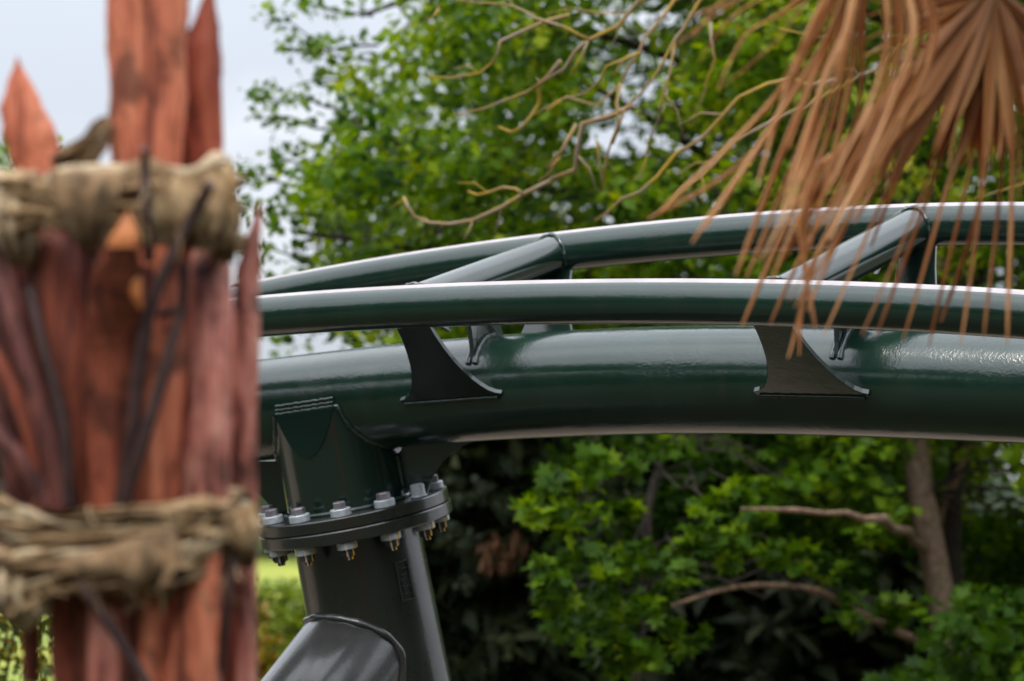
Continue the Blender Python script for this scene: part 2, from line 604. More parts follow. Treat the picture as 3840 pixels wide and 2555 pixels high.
def arc_of(pts, p):
    s = [0.0]
    for a, b in zip(pts, pts[1:]): s.append(s[-1] + (b - a).length)
    best = min(range(len(pts)), key=lambda i: (pts[i] - p).length)
    i = max(1, min(len(pts) - 2, best))
    a, b = pts[i - 1], pts[i + 1]
    t = (p - a).dot(b - a) / (b - a).length_squared
    return s[i - 1] + t * (s[i + 1] - s[i - 1])


def smooth_pts(pts, it=2):
    for _ in range(it):
        pts = [pts[0]] + [(pts[i - 1] + pts[i] * 2 + pts[i + 1]) / 4 for i in range(1, len(pts) - 1)] + [pts[-1]]
    return pts


LN, LF, LS = smooth_pts(LN), smooth_pts(LF), smooth_pts(LS)
track = tag(empty("coaster_track", LS[len(LS) // 2].copy()),
            "dark green tubular coaster track with two rails on a thick spine tube", "coaster track")
# up vector of the track (square to tangent and gauge)
ups = []
for i in range(len(LN)):
    t = (LN[min(i + 1, len(LN) - 1)] - LN[max(i - 1, 0)]).normalized()
    j = min(range(len(LF)), key=lambda k: abs((LF[k] - LN[i]).dot(t)))
    ups.append(t.cross((LF[j] - LN[i])).normalized())
    if ups[-1].z < 0: ups[-1] = -ups[-1]
ups = [Vector(u) for u in smooth_pts(ups, 4)]
NR, _ = resample(LN, 150)
FR, _ = resample(LF, 150)
SR, _ = resample(LS, 150)
ui = [ups[min(int(i * len(ups) / 150), len(ups) - 1)] for i in range(150)]
tag(tube("rail", NR, RAIL_R, M_RAIL, track, 56, ui, True), "near running rail with a pale worn strip along its top")
tag(tube("rail", FR, RAIL_R, M_RAIL, track, 56, ui, True), "far running rail, higher than the near one")
tube("spine_tube", SR, SP_R, M_PAINT, track, 96, ui)

# ------------------------------------------------------------------ ties
ties = [(arc_of(LN, Nc(1535)), arc_of(LF, Fc(2095)), arc_of(LS, Sc(1782))),
        (arc_of(LN, Nc(2890)), arc_of(LF, Fc(3450)), arc_of(LS, Sc(3118)))]
step = [ties[1][k] - ties[0][k] for k in range(3)]
tie_list = [tuple(ties[0][k] + step[k] * j for k in range(3)) for j in (-2, -1, 0, 1, 2, 3)]


def arc_pts(cx, cy, r, a0, a1, n):
    return [(cx + r * math.cos(a0 + (a1 - a0) * i / n), cy + r * math.sin(a0 + (a1 - a0) * i / n)) for i in range(n + 1)]


def build_tie(sn, sf, ss):
    N, F_, S = at_arc(LN, sn), at_arc(LF, sf), at_arc(LS, ss)
    t = (at_arc(LS, ss + 0.1) - at_arc(LS, ss - 0.1)).normalized()
    u = (F_ - N); gauge = u.length; u.normalize()
    u = (u - t * u.dot(t)).normalized()
    w = t.cross(u) if t.cross(u).z > 0 else u.cross(t)
    # local cross-section coordinates about the spine centre
    loc = lambda q: ((q - S).dot(u), (q - S).dot(w))
    (na, nb), (fa, fb) = loc(N), loc(F_)
    d = (F_ - N).normalized()
    tie = tube("crosstie", [N + d * 0.02, N + d * 0.2, F_ - d * 0.2, F_ - d * 0.03], 0.055, M_PLATE, track, 40)
    # welded collar where the cross tube meets each rail
    for e, sg in ((N, 1), (F_, -1)):
        c = e + d * (sg * 0.062)
        ring = []
        sx = t; sy = d.cross(t).normalized()
        for k in range(41):
            a = 2 * math.pi * k / 40
            off = sx * math.cos(a) + sy * math.sin(a)
            # follow the rail's round face
            hgt = 0.055 * math.sin(a)
            dep = math.sqrt(max(RAIL_R ** 2 - hgt ** 2, 0)) - RAIL_R
            ring.append(c + off * 0.0565 + d * (sg * dep * 0.9) + d * (sg * 0.0015 * math.sin(7 * a)))
        tube("weld_bead", ring, [0.007 + 0.0014 * math.sin(k * 2.1) for k in range(41)], M_WELD, tie, 8)
    # transverse web plate: post over the spine, hugging its top, with a round hole
    So = S + t * 0.062
    mid = lambda a: nb + (fb - nb) * (a - na) / (fa - na)
    Rr = SP_R - 0.004
    a_l, a_r = R(142), R(38)
    top_l, top_r = mid(-0.085) - 0.03, mid(0.085) - 0.03
    left = [(-0.118, 0.092), (-0.103, 0.14), (-0.096, 0.19), (-0.10, 0.235), (-0.13, mid(-0.13) - 0.036)]
    right = [(0.13, mid(0.13) - 0.036), (0.096, 0.225), (0.088, 0.19), (0.10, 0.145), (0.118, 0.092)]
    hole_c, hole_r = (-0.022, SP_R + 0.034), 0.031
    # split the post at the hole: a left half and a right half joined as one outline running round the hole
    out = arc_pts(0, 0, Rr, a_l, math.pi / 2 + 0.14, 8)
    hole = arc_pts(hole_c[0], hole_c[1], hole_r, -math.pi / 2 - 0.2, -math.pi / 2 - 2 * math.pi + 0.2, 18)
    out2 = arc_pts(0, 0, Rr, math.pi / 2 + 0.10, a_r, 10)
    poly = out + hole + out2 + right[::-1] + left[::-1]
    plate("web_plate", poly, 0.014, So, u, w, M_PLATE, tie)
    bead = [So + u * q[0] + w * q[1] for q in arc_pts(0, 0, SP_R + 0.003, a_l - 0.03, a_r, 24)]
    for sg in (-1, 1):
        tube("weld_bead", [p + t * (sg * 0.011) for p in bead], [0.008 + 0.0012 * math.sin(k * 1.9) for k in range(25)], M_WELD, tie, 8)
    # web arm below the cross tube on the far side and the near side
    for s_ in (1, -1):
        e = fa if s_ > 0 else na
        arm = [(s_ * 0.126, mid(s_ * 0.126) - 0.034), (s_ * 0.20, mid(s_ * 0.20) - 0.058), (s_ * 0.27, mid(s_ * 0.27) - 0.078),
               (e - s_ * 0.135, mid(e) - 0.105), (e - s_ * 0.115, mid(e) - 0.095), (e - s_ * 0.070, mid(e) - 0.03)]
        plate("web_arm", arm, 0.014, So + t * (0.0 if s_ < 0 else 0.02), u, w, M_PLATE, tie)
    # longitudinal brackets from the spine's flanks out to the rails
    prof = [(0, .052), (.1, .052), (.21, .054), (.36, .060), (.52, .070), (.64, .082), (.745, .096), (.83, .112), (.896, .128), (.935, .146), (.95, .163), (.985, .160), (1.0, .148)]
    for s_, (ra, rb) in ((-1, (na, nb)), (1, (fa, fb))):
        foot = (s_ * 0.150, 0.006)
        vx = foot[0] - ra; vy = foot[1] - rb
        L = math.hypot(vx, vy)
        st = (RAIL_R - 0.012) / L
        dirv = (u * vx + w * vy).normalized()
        o = S + u * ra + w * rb
        if s_ > 0: o = o + t * (F_ - S).dot(t)
        ol = [(-h, L * (st + (1 - st) * v)) for v, h in prof] + [(h, L * (st + (1 - st) * v)) for v, h in prof[::-1]]
        plate("bracket_plate", ol, 0.016, o, t, dirv, M_PLATE, tie)
        nz = t.cross(dirv).normalized()
        if nz.dot(u) * s_ < 0: nz = -nz
        base = o + dirv * L
        for q in (1, -1):
            tube("weld_bead", [base + t * (0.15 * (k / 10 - 1)) * 1 + t * 0.0 + nz * (0.009 * q) - dirv * 0.004 for k in range(0, 21)],
                 [0.007 + 0.001 * math.sin(k * 2.3) for k in range(21)], M_WELD, tie, 8)
    return tie


for tt in tie_list:
    build_tie(*tt)

# ------------------------------------------------------------------ saddle, flange and support column
n_ax = Vector((-0.19, -0.128, 1.0)).normalized()
S0 = Sc(1255)
FL = P(1318, 1888, dS(1255) + 0.055)             # centre of the flange's top face
# slide the saddle centre so that the pipe axis meets the spine axis
e_t = (Sc(1400) - Sc(1110)).normalized()
e_t = (e_t - n_ax * e_t.dot(n_ax)).normalized()
e_a = e_t.cross(n_ax).normalized()                # towards the near side
if e_a.y > 0: e_a = -e_a
L0 = (S0 - FL).dot(n_ax)
O = FL + n_ax * L0                                # on the pipe axis at the spine's height
off_a = (S0 - O).dot(e_a)
sh = e_a * off_a
sh = sh - e_t * (sh.x / e_t.x)                   # slide along the spine, keep the sideways place
O = O + sh; FL = FL + sh
RP = 0.19
R_IN, A_F, H_F = SP_R - 0.004, 0.162, 0.135


def top_h(a):
    a = abs(a)
    if a < R_IN: return -math.sqrt(R_IN ** 2 - a * a)
    if a <= A_F: return 0.0
    return -(a - A_F) / (RP - A_F) * H_F


seg = 144
V, F = [], []
for k in range(seg):
    th = 2 * math.pi * k / seg
    dv = e_a * math.cos(th) + e_t * math.sin(th)
    hh = top_h(RP * math.cos(th))
    for j in range(5):
        h = -L0 + 0.001 + (hh + L0) * j / 4
        V.append(O + dv * RP + n_ax * h)
for k in range(seg):
    k2 = (k + 1) % seg
    for j in range(4):
        F.append((k * 5 + j, k2 * 5 + j, k2 * 5 + j + 1, k * 5 + j + 1))
saddle = tag(mesh("saddle_stub", V, F, M_PLATE, track, True, sharp=60), "short wide stub pipe joining the spine to the bolted flange")
thf = math.acos(A_F / RP)
for sg in (1, -1):
    # flat cap facet and the ledge above it
    pts = []
    for k in range(25):
        th = -thf + 2 * thf * k / 24
        a = RP * math.cos(th)
        pts.append(O + e_a * (sg * (a + 0.0015)) + e_t * (RP * math.sin(th)) + n_ax * top_h(a))
    nrm = (e_a * sg * H_F + n_ax * (RP - A_F)).normalized()
    m = len(pts)
    V = [p + nrm * 0.004 for p in pts] + [p - nrm * 0.010 for p in pts]
    F = [tuple(range(m)), tuple(range(2 * m - 1, m - 1, -1))] + [(i, m + i, m + (i + 1) % m, (i + 1) % m) for i in range(m)]
    if sg < 0: F = [tuple(reversed(f)) for f in F]
    cap = mesh("cap_plate", V, F, M_PLATE, saddle)
    hw = RP * math.sin(thf)
    for (aa, hh, rr) in ((0.162, 0.001, 0.0065), (0.158, 0.012, 0.0065), (0.1545, 0.024, 0.006)):
        q = [O + e_a * (sg * aa) + e_t * (hw * (k / 12 - 1)) * 0.99 + n_ax * (hh + 0.001 * math.sin(k * 1.7)) for k in range(25)]
        tube("weld_bead", q, [rr * (1 + .15 * math.sin(k * 2.4)) for k in range(25)], M_WELD, saddle, 8)
    # saddle weld along the spine on both sides of the facet
    for s2 in (1, -1):
        q = []
        for k in range(31):
            th = thf + (math.pi / 2 - thf) * k / 30
            a = RP * math.cos(th)
            Rw = SP_R + 0.003
            h = -math.sqrt(Rw * Rw - a * a) if a < Rw else 0.0
            q.append(O + e_a * (sg * a) + e_t * (s2 * RP * math.sin(th)) + n_ax * h)
        tube("weld_bead", q, [0.008 + 0.0015 * math.sin(k * 1.7) for k in range(31)], M_WELD, saddle, 8)
# fins below the spine in the line of the track, with notched corners
for s2 in (1, -1):
    nt_ = 0.028
    ol = arc_pts(RP - 0.004, -L0 + 0.002, nt_, math.pi / 2, 0, 7)
    ol += [(0.262, -L0 + 0.002), (0.272, -0.292), (0.285, -0.268), (0.302, -0.247), (0.328, -0.224), (0.36, -0.204), (0.40, -0.187), (0.45, -0.172),
           (0.458, -0.165), (0.458, -0.15), (0.40, -0.143), (0.30, -0.143)]
    ol += arc_pts(RP - 0.004, -0.150, nt_, 0, -math.pi / 2, 7)
    ol = [(s2 * a, b) for a, b in ol]
    plate("fin_plate", ol, 0.014, O, e_t, n_ax, M_PLATE, saddle)
    for q in (1, -1):
        tube("weld_bead", [O + e_t * (s2 * (RP + 0.002)) + e_a * (q * 0.011) + n_ax * (-L0 + 0.035 + (L0 - 0.22) * k / 8) for k in range(9)],
             0.007, M_WELD, saddle, 8)
# flange plates
FR_R = 0.292
disc("flange_plate", FL, n_ax, FR_R, -0.036, 0.0, M_COL, track, 96, 0.003)
support = tag(empty("support_column", Vector((FL.x + FL.z * 0.19, FL.y + FL.z * 0.128, 0))),
              "dark leaning steel column with slanted brace bolted under the coaster track", "support column")
fl2 = disc("flange_plate", FL + e_t * 0.004, n_ax, FR_R + 0.001, -0.0735, -0.0375, M_COL, support, 96, 0.003)
tube("weld_bead", [FL + n_ax * 0.004 + (e_a * math.cos(a) + e_t * math.sin(a)) * (RP + 0.004) for a in np.linspace(0, 2 * math.pi, 49)],
     [0.008 + 0.0012 * math.sin(k * 2.2) for k in range(49)], M_WELD, saddle, 8)
# column shaft down to the ground
CR = 0.191
cl = FL.z / n_ax.z
shaft = []
for k in range(13):
    shaft.append(FL - n_ax * (0.0735 + (cl - 0.06) * k / 12))
tube("column_shaft", shaft, lambda s: CR * (1 + 0.10 * s), M_COL, support, 96)
foot = FL - n_ax * cl
foot.z = 0.012
disc("base_plate", foot, Vector((0, 0, 1)), 0.36, 0, 0.04, M_COL, support, 64, 0.004)
# brace
b_dir = Vector((-0.74, -1.05, -1.0)).normalized()
BR = 0.184
b0 = P(1432, 2345, dS(1255) + 0.10)
blen = (b0.z - 0.03) / -b_dir.z
tube("brace_tube", [b0 + b_dir * (blen * k / 10) for k in range(11)], BR, M_BRACE, support, 96)
bf = b0 + b_dir * blen
bf.z = 0.012
disc("base_plate", bf, Vector((0, 0, 1)), 0.36, 0, 0.04, M_COL, support, 64, 0.004)
# weld ring where the brace enters the column
bx = b_dir.cross(n_ax).normalized(); by = bx.cross(b_dir).normalized()
ring = []
for k in range(73):
    a = 2 * math.pi * k / 72
    p0 = b0 + (bx * math.cos(a) + by * math.sin(a)) * BR
    # first hit going outwards along the brace from inside the column
    q = p0 - FL
    bq = q - n_ax * q.dot(n_ax); bd = b_dir - n_ax * b_dir.dot(n_ax)
    A = bd.dot(bd); B = 2 * bq.dot(bd); Cc = bq.dot(bq) - (CR * 1.022) ** 2
    D = B * B - 4 * A * Cc
    if D < 0: D = 0
    ring.append(p0 + b_dir * ((-B + math.sqrt(D)) / (2 * A)))
ring = [p + (p - FL - n_ax * (p - FL).dot(n_ax)).normalized() * 0.003 for p in ring]
tube("weld_bead", ring, [0.011 + 0.002 * math.sin(k * 1.3) for k in range(73)], M_BRACE, support, 10)

# embossed number plate on the shaft
vdir = Vector((1, 0, 0)); vdir = (vdir - n_ax * vdir.dot(n_ax)).normalized()
fdir = n_ax.cross(vdir).normalized()
if fdir.y > 0: fdir = -fdir
th = R(40)
pn = (fdir * math.cos(th) + vdir * math.sin(th)).normalized()
pt = (vdir * math.cos(th) - fdir * math.sin(th)).normalized()
hp = (P(1526, 2192, 8.4) - FL).dot(UP) / n_ax.dot(UP)
rc = CR * (1 + 0.10 * (-hp - 0.0735) / (cl - 0.06))
pc = FL + n_ax * hp + pn * (rc - 0.0015)
V, F = [], []
for (c, sx, sy) in ((pc + pt * 0.0215, 0.005, 0.120), (pc - pt * 0.0215, 0.005, 0.120), (pc + n_ax * 0.0575, 0.038, 0.005), (pc - n_ax * 0.0575, 0.038, 0.005)):
    v, f = box_geo(c, pt, n_ax, pn, sx, sy, 0.010)
    F += [tuple(i + len(V) for i in q) for q in f]; V += v
npl = tag(mesh("number_plate", V, F, M_BRACE, support), "raised frame holding embossed part number on the shaft")
cu = bpy.data.curves.new("digit", 'FONT')
cu.body = "11651"; cu.size = 0.038; cu.extrude = 0.0022; cu.align_x = 'CENTER'; cu.align_y = 'CENTER'; cu.resolution_u = 3
to = bpy.data.objects.new("tmp_text", cu); col.objects.link(to)
bpy.context.view_layer.update()
dme = bpy.data.meshes.new_from_object(to)
bpy.data.objects.remove(to)
ex = -n_ax; ey = pt; ez = pn
Mx = Matrix(((ex.x, ey.x, ez.x, 0), (ex.y, ey.y, ez.y, 0), (ex.z, ey.z, ez.z, 0), (0, 0, 0, 1)))
dme.transform(Matrix.Translation(pc + pn * 0.003) @ Mx)
dme.materials.clear(); dme.materials.append(M_BRACE)
dg = link("digits", dme, npl)
dg.name = "digits"

# bolts round the flange
r0 = vdir; f0 = fdir


def hexa(name, c, n, r, h0, h1, mat, parent, ref):
    return disc(name, c, n, r, h0, h1, mat, parent, 6, 0.0025, ref, smooth=False)


for k in range(12):
    ph = R(-63 + 30 * k)
    q = FL + (r0 * math.sin(ph) + f0 * math.cos(ph)) * 0.253
    spin = Matrix.Rotation(random.uniform(0, 1.04), 3, n_ax) @ r0
    odd = (k == 4)
    if odd:
        bo = tag(disc("bolt", q, n_ax, 0.0215, 0.0, 0.040, M_GALV, support, 32, 0.004), "plain capped bolt without hexagon head")
    else:
        bo = hexa("bolt", q, n_ax, 0.0205, 0.0215, 0.0425, M_HEAD, support, spin)
    disc("washer", q, n_ax, 0.031 if not odd else 0.026, 0.0005, 0.0225 if not odd else 0.006, M_GALV, bo, 40, 0.002)
    disc("lower_washer", q, n_ax, 0.0305, -0.0965, -0.0738, M_GALV, bo, 40, 0.002)
    hexa("nut", q, n_ax, 0.0215, -0.117, -0.0967, M_NUT, bo, spin)
    disc("bolt_tip", q, n_ax, 0.0115, -0.128, -0.1172, M_NUT, bo, 20, 0.002)
    for (da, mt, nm) in ((-0.10, M_BEI, "torque_mark"), (0.85, M_YEL, "torque_mark")):
        dv = (f0 * math.cos(da) + r0 * math.sin(da)).normalized()
        sv = n_ax.cross(dv)
        V, F = [], []
        for (rr, h0, h1) in ((0.0307, -0.0963, -0.0745), (0.0200, -0.117, -0.098), (0.0117, -0.128, -0.118)):
            v, f = box_geo(q + dv * rr + n_ax * ((h0 + h1) / 2), dv, sv, n_ax, 0.0030, 0.0044, h1 - h0)
            F += [tuple(i + len(V) for i in z) for z in f]; V += v
        mesh(nm, V, F, mt, bo)

# ------------------------------------------------------------------ lashed bundle of stakes in the foreground
BD = 4.0
bund = tag(empty("stake_bundle", Vector((-0.55, 4.02, 0))),
           "tall bundle of red brown split wooden stakes lashed with burlap in the foreground", "wood bundle")


def stake(name, line, mat, label=None, tip=None, flat=0.75, seed=0, seg=18, jag=0.06, sub=5, tipstyle=None):
    """line: (x, y, half width px, depth m) from bottom to top in photo pixels"""
    r = random.Random(seed)
    pts = []
    for (a, b) in zip(line, line[1:]):
        for j in range(sub):
            s = j / sub
            pts.append(tuple(a[i] + (b[i] - a[i]) * s for i in range(4)))
    pts.append(line[-1])
    ph = [r.uniform(0, 6.28) for _ in range(6)]
    prof = [1 + jag * (math.sin(3 * 2 * math.pi * k / seg + ph[0]) + 0.8 * math.sin(5 * 2 * math.pi * k / seg + ph[1])) for k in range(seg)]
    V, F = [], []
    n = len(pts)
    for i, (x, y, hw, d) in enumerate(pts):
        c = P(x, y, d)
        w = max(hw, 1.0) * d / FPX
        for k in range(seg):
            a = 2 * math.pi * k / seg
            rr = prof[k] * (1 + 0.045 * math.sin(i * 1.1 + ph[2] + k) + 0.03 * math.sin(i * 2.7 + ph[3] + 2 * k))
            V.append(c + Vector((math.cos(a) * w * rr, -math.sin(a) * w * rr * flat, 0)))
    for i in range(n - 1):
        for k in range(seg):
            k2 = (k + 1) % seg
            F.append((i * seg + k, (i + 1) * seg + k, (i + 1) * seg + k2, i * seg + k2))
    F.append(tuple(range(seg)))
    F.append(tuple((n - 1) * seg + k for k in range(seg - 1, -1, -1)))
    o = mesh(name, V, F, mat, bund, True, sharp=35)
    if label: tag(o, label)
    return o


def ground_y(d):           # photo row of the ground at depth d
    z = 0.0
    lo, hi = 1920, 12000
    for _ in range(40):
        m = (lo + hi) / 2
        if P(0, m, d).z > z: lo = m
        else: hi = m
    return lo


GY = ground_y(4.0) - 5
W = M_WOODS
# tall stakes rising above the upper lashing (bottom ... top)
stake("stake", [(500, GY, 120, 4.02), (545, 2300, 128, 4.02), (550, 650, 132, 4.0), (552, 300, 146, 4.0), (552, 0, 154, 4.0), (556, -420, 154, 4.0), (566, -640, 60, 4.0), (570, -760, 3, 4.0)], W[0], "broad tall stake running out of the top of the picture", seed=1, flat=0.55, jag=0.04)
stake("stake", [(770, GY, 55, 4.1), (762, 1200, 62, 4.08), (752, 600, 82, 4.06), (756, 300, 78, 4.05), (760, 170, 68, 4.05), (776, 60, 40, 4.05), (784, -20, 18, 4.05), (778, -70, 2, 4.05)], W[1], "slim pointed stake beside the broad tall one", seed=2, flat=0.6)
stake("stake", [(430, GY, 70, 4.15), (300, 1600, 75, 4.14), (160, 720, 74, 4.12), (134, 600, 96, 4.12), (112, 510, 104, 4.12), (82, 410, 84, 4.12), (72, 310, 46, 4.12), (66, 250, 15, 4.12), (65, 212, 2, 4.12)], W[0], "leaning stake with a diamond shaped point", seed=3, flat=0.4, jag=0.02)
stake("stake", [(900, GY, 45, 4.06), (905, 1900, 50, 4.06), (912, 1300, 52, 4.06), (930, 1000, 42, 4.06), (952, 880, 24, 4.06), (968, 800, 12, 4.06), (975, 745, 2, 4.06)], W[2], "thin splintered stake at the bundle's right edge", seed=4, flat=0.8, jag=0.1)
# front stakes between the two lashings
stake("stake", [(262, GY, 70, 3.93), (330, 2300, 74, 3.92), (292, 1800, 96, 3.90), (245, 1400, 106, 3.90), (205, 1050, 90, 3.905), (185, 920, 60, 3.91), (176, 850, 20, 3.92)], W[3], "reddish brown stake left of the centre", seed=5, flat=0.6)
stake("stake", [(430, GY, 80, 3.90), (420, 2300, 80, 3.89), (398, 1800, 92, 3.88), (425, 1300, 108, 3.86), (448, 1010, 88, 3.79), (462, 930, 62, 3.765)], W[3], "centre stake with a bright orange cut tip", seed=6, flat=0.6)
stake("stake_tip", [(462, 938, 60, 3.765), (472, 885, 50, 3.765), (478, 840, 30, 3.77), (484, 790, 3, 3.775)], M_CUT, "freshly cut orange tip of the centre stake", seed=6, flat=0.35, sub=3)
stake("stake", [(585, GY, 60, 3.90), (560, 2200, 60, 3.90), (575, 1800, 82, 3.89), (618, 1400, 74, 3.885), (645, 1080, 50, 3.89), (655, 960, 24, 3.90)], W[0], "orange red stake right of the centre", seed=7, flat=0.7)
stake("stake", [(740, GY, 78, 3.92), (748, 2200, 84, 3.92), (768, 1900, 86, 3.91), (785, 1400, 84, 3.91), (790, 1000, 78, 3.93), (788, 930, 66, 3.95)], W[2], "pinkish round log with dark knots", seed=8, flat=0.95, jag=0.03)
stake("stake", [(60, 2200, 46, 3.98), (70, 1900, 52, 3.96), (30, 1500, 50, 3.95), (-10, 1100, 44, 3.95), (-40, 800, 30, 3.96)], W[4], "dark purplish stick at the far left", seed=9, flat=0.9)
stake("stake", [(190, 2250, 30, 3.93), (190, 1900, 34, 3.91), (130, 1500, 36, 3.90), (70, 1150, 30, 3.90), (20, 820, 18, 3.91)], W[4], "dark stick leaning out to the left", seed=10, flat=0.9)
stake("stake", [(110, 1900, 24, 3.97), (70, 1400, 26, 3.96), (45, 1050, 24, 3.96), (36, 900, 12, 3.96)], M_CUT, "narrow orange splinter at the left", seed=11, flat=0.7)
stake("stake", [(528, 1160, 8, 3.79), (510, 1110, 22, 3.785), (512, 1060, 20, 3.785), (520, 1010, 3, 3.79)], M_CUT, "small orange chip in front of the centre stake", seed=12, flat=0.5, sub=4)
# lower fronts seen under the bottom lashing
stake("stake", [(240, GY, 56, 3.95), (250, 2560, 58, 3.93), (235, 2150, 60, 3.92)], W[1], "dark red stake under the lower lashing", seed=13)
stake("stake", [(380, GY, 66, 3.89), (395, 2560, 66, 3.885), (390, 2150, 56, 3.885)], W[2], "pale red stake under the lower lashing", seed=14)
stake("stake", [(700, GY, 90, 3.9), (715, 2560, 92, 3.89), (752, 2250, 72, 3.885), (768, 2000, 52, 3.885)], W[0], "orange red stake flaring below the lower lashing", seed=15, flat=0.6)
stake("stake", [(915, GY, 40, 3.97), (915, 2560, 40, 3.97), (925, 2150, 34, 3.97)], W[2], "pink stake at the lower right edge", seed=16)
stake("stake", [(560, GY, 55, 3.93), (545, 2560, 58, 3.93), (530, 2150, 52, 3.93)], W[1], "brown red stake at the bottom centre", seed=17)
stake("stake", [(840, GY, 40, 4.0), (850, 2560, 42, 4.0), (860, 2100, 40, 4.0)], W[3], "shaded brown stake between two red ones", seed=18)
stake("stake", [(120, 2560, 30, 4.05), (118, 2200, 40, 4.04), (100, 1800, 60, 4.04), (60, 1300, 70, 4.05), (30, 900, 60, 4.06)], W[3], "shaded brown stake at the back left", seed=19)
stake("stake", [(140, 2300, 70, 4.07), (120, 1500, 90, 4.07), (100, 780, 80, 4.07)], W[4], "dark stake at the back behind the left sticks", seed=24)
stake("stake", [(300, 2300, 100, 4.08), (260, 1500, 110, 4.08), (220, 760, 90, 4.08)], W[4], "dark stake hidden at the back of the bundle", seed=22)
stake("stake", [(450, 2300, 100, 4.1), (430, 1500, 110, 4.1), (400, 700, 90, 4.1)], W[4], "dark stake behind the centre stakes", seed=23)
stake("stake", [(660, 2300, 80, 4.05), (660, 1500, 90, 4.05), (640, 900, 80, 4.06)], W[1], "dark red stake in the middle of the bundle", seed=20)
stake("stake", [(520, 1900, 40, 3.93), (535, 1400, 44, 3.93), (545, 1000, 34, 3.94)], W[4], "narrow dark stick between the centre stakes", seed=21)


def twig(line, r0_, r1_, mat=M_TWIG, label=None, name="twig"):
    pts = [P(*q) for q in line]
    # Catmull-Rom
    out = []
    for i in range(len(pts) - 1):
        p0, p1, p2, p3 = pts[max(i - 1, 0)], pts[i], pts[i + 1], pts[min(i + 2, len(pts) - 1)]
        for j in range(6):
            s = j / 6
            out.append(0.5 * ((2 * p1) + (p2 - p0) * s + (2 * p0 - 5 * p1 + 4 * p2 - p3) * s * s + (3 * p1 - p0 - 3 * p2 + p3) * s ** 3))
    out.append(pts[-1])
    o = tube(name, out, lambda s: r0_ + (r1_ - r0_) * s, mat, bund, 8)
    if label: tag(o, label)
    return o


twig([(455, 1900, 3.86), (500, 1620, 3.84), (520, 1400, 3.83), (560, 1170, 3.82), (640, 970, 3.82), (730, 800, 3.82), (790, 690, 3.80)], 0.0115, 0.0075)
twig([(470, 1880, 3.85), (540, 1650, 3.83), (620, 1380, 3.83), (680, 1150, 3.84), (690, 980, 3.82)], 0.010, 0.006)
twig([(560, 980, 3.83), (545, 800, 3.81), (545, 640, 3.82), (540, 560, 3.80)], 0.008, 0.0055)
twig([(275, 1900, 3.87), (210, 1560, 3.86), (170, 1300, 3.87), (120, 1120, 3.88)], 0.008, 0.005)
twig([(240, 1890, 3.88), (120, 1650, 3.88), (40, 1470, 3.89), (-60, 1330, 3.9)], 0.011, 0.008, W[4])
twig([(210, 1890, 3.86), (175, 1640, 3.86), (90, 1380, 3.87), (20, 1150, 3.88)], 0.007, 0.005, W[4])
twig([(300, 2180, 3.84), (400, 2330, 3.83), (480, 2450, 3.83), (580, 2620, 3.83)], 0.007, 0.008)
twig([(230, 1900, 3.85), (150, 1560, 3.83), (60, 1250, 3.83), (-30, 980, 3.85)], 0.017, 0.010, W[4])
twig([(180, 1900, 3.85), (70, 1720, 3.84), (-70, 1560, 3.85)], 0.015, 0.011, W[4])
twig([(250, 1890, 3.845), (235, 1600, 3.835), (160, 1300, 3.835), (110, 1080, 3.85)], 0.012, 0.007, M_TWIG)
twig([(150, 1900, 3.86), (120, 1640, 3.85), (30, 1420, 3.85), (-60, 1250, 3.86)], 0.013, 0.009, W[3])
twig([(600, 1180, 3.86), (660, 1165, 3.84), (690, 1180, 3.85)], 0.006, 0.006)
twig([(880, 2080, 3.90), (860, 2200, 3.89), (838, 2380, 3.9), (820, 2560, 3.92)], 0.006, 0.008)


# burlap lashings: lumpy closed loops round the bundle
def lash(name, y_l, y_r, th, mat, seed, rx=0.178, ry=0.150, bulge=0.0, parent=bund, sag=0.0, xc=462):
    r = random.Random(seed)
    ph = [r.uniform(0, 6.28) for _ in range(8)]
    c = P(xc, (y_l + y_r) / 2, BD)
    m, s = 72, 14
    V, F = [], []
    tw = th * BD / FPX / 2
    slope = (y_r - y_l) * BD / FPX
    for i in range(m):
        a = 2 * math.pi * i / m
        cx_, cy_ = math.cos(a), math.sin(a)
        dx = math.copysign(abs(cx_) ** 0.62, cx_); dy = math.copysign(abs(cy_) ** 0.62, cy_)
        wob = 1 + 0.025 * math.sin(3 * a + ph[0]) + 0.018 * math.sin(7 * a + ph[1])
        base = Vector((c.x + dx * (rx + bulge) * wob, c.y + dy * (ry + bulge) * wob,
                       c.z - slope * dx / 2 + 0.010 * math.sin(2 * a + ph[2]) + 0.007 * math.sin(5 * a + ph[3]) - sag * max(0, -dy)))
        out = Vector((cx_, cy_, 0)).normalized()
        hh = tw * (1 + 0.34 * math.sin(4 * a + ph[4]) + 0.22 * math.sin(11 * a + ph[5]))
        for k in range(s):
            b = 2 * math.pi * k / s
            fold = 1 + 0.22 * math.sin(3 * b + 2.2 * math.sin(a * 2 + ph[6]) + a * 3)
            V.append(base + Vector((0, 0, 1)) * (math.sin(b) * hh * fold) + out * (math.cos(b) * (0.012 + 0.15 * hh) * fold))
    for i in range(m):
        i2 = (i + 1) % m
        for k in range(s):
            k2 = (k + 1) % s
            F.append((i * s + k, i2 * s + k, i2 * s + k2, i * s + k2))
    return mesh(name, V, F, mat, parent, True)


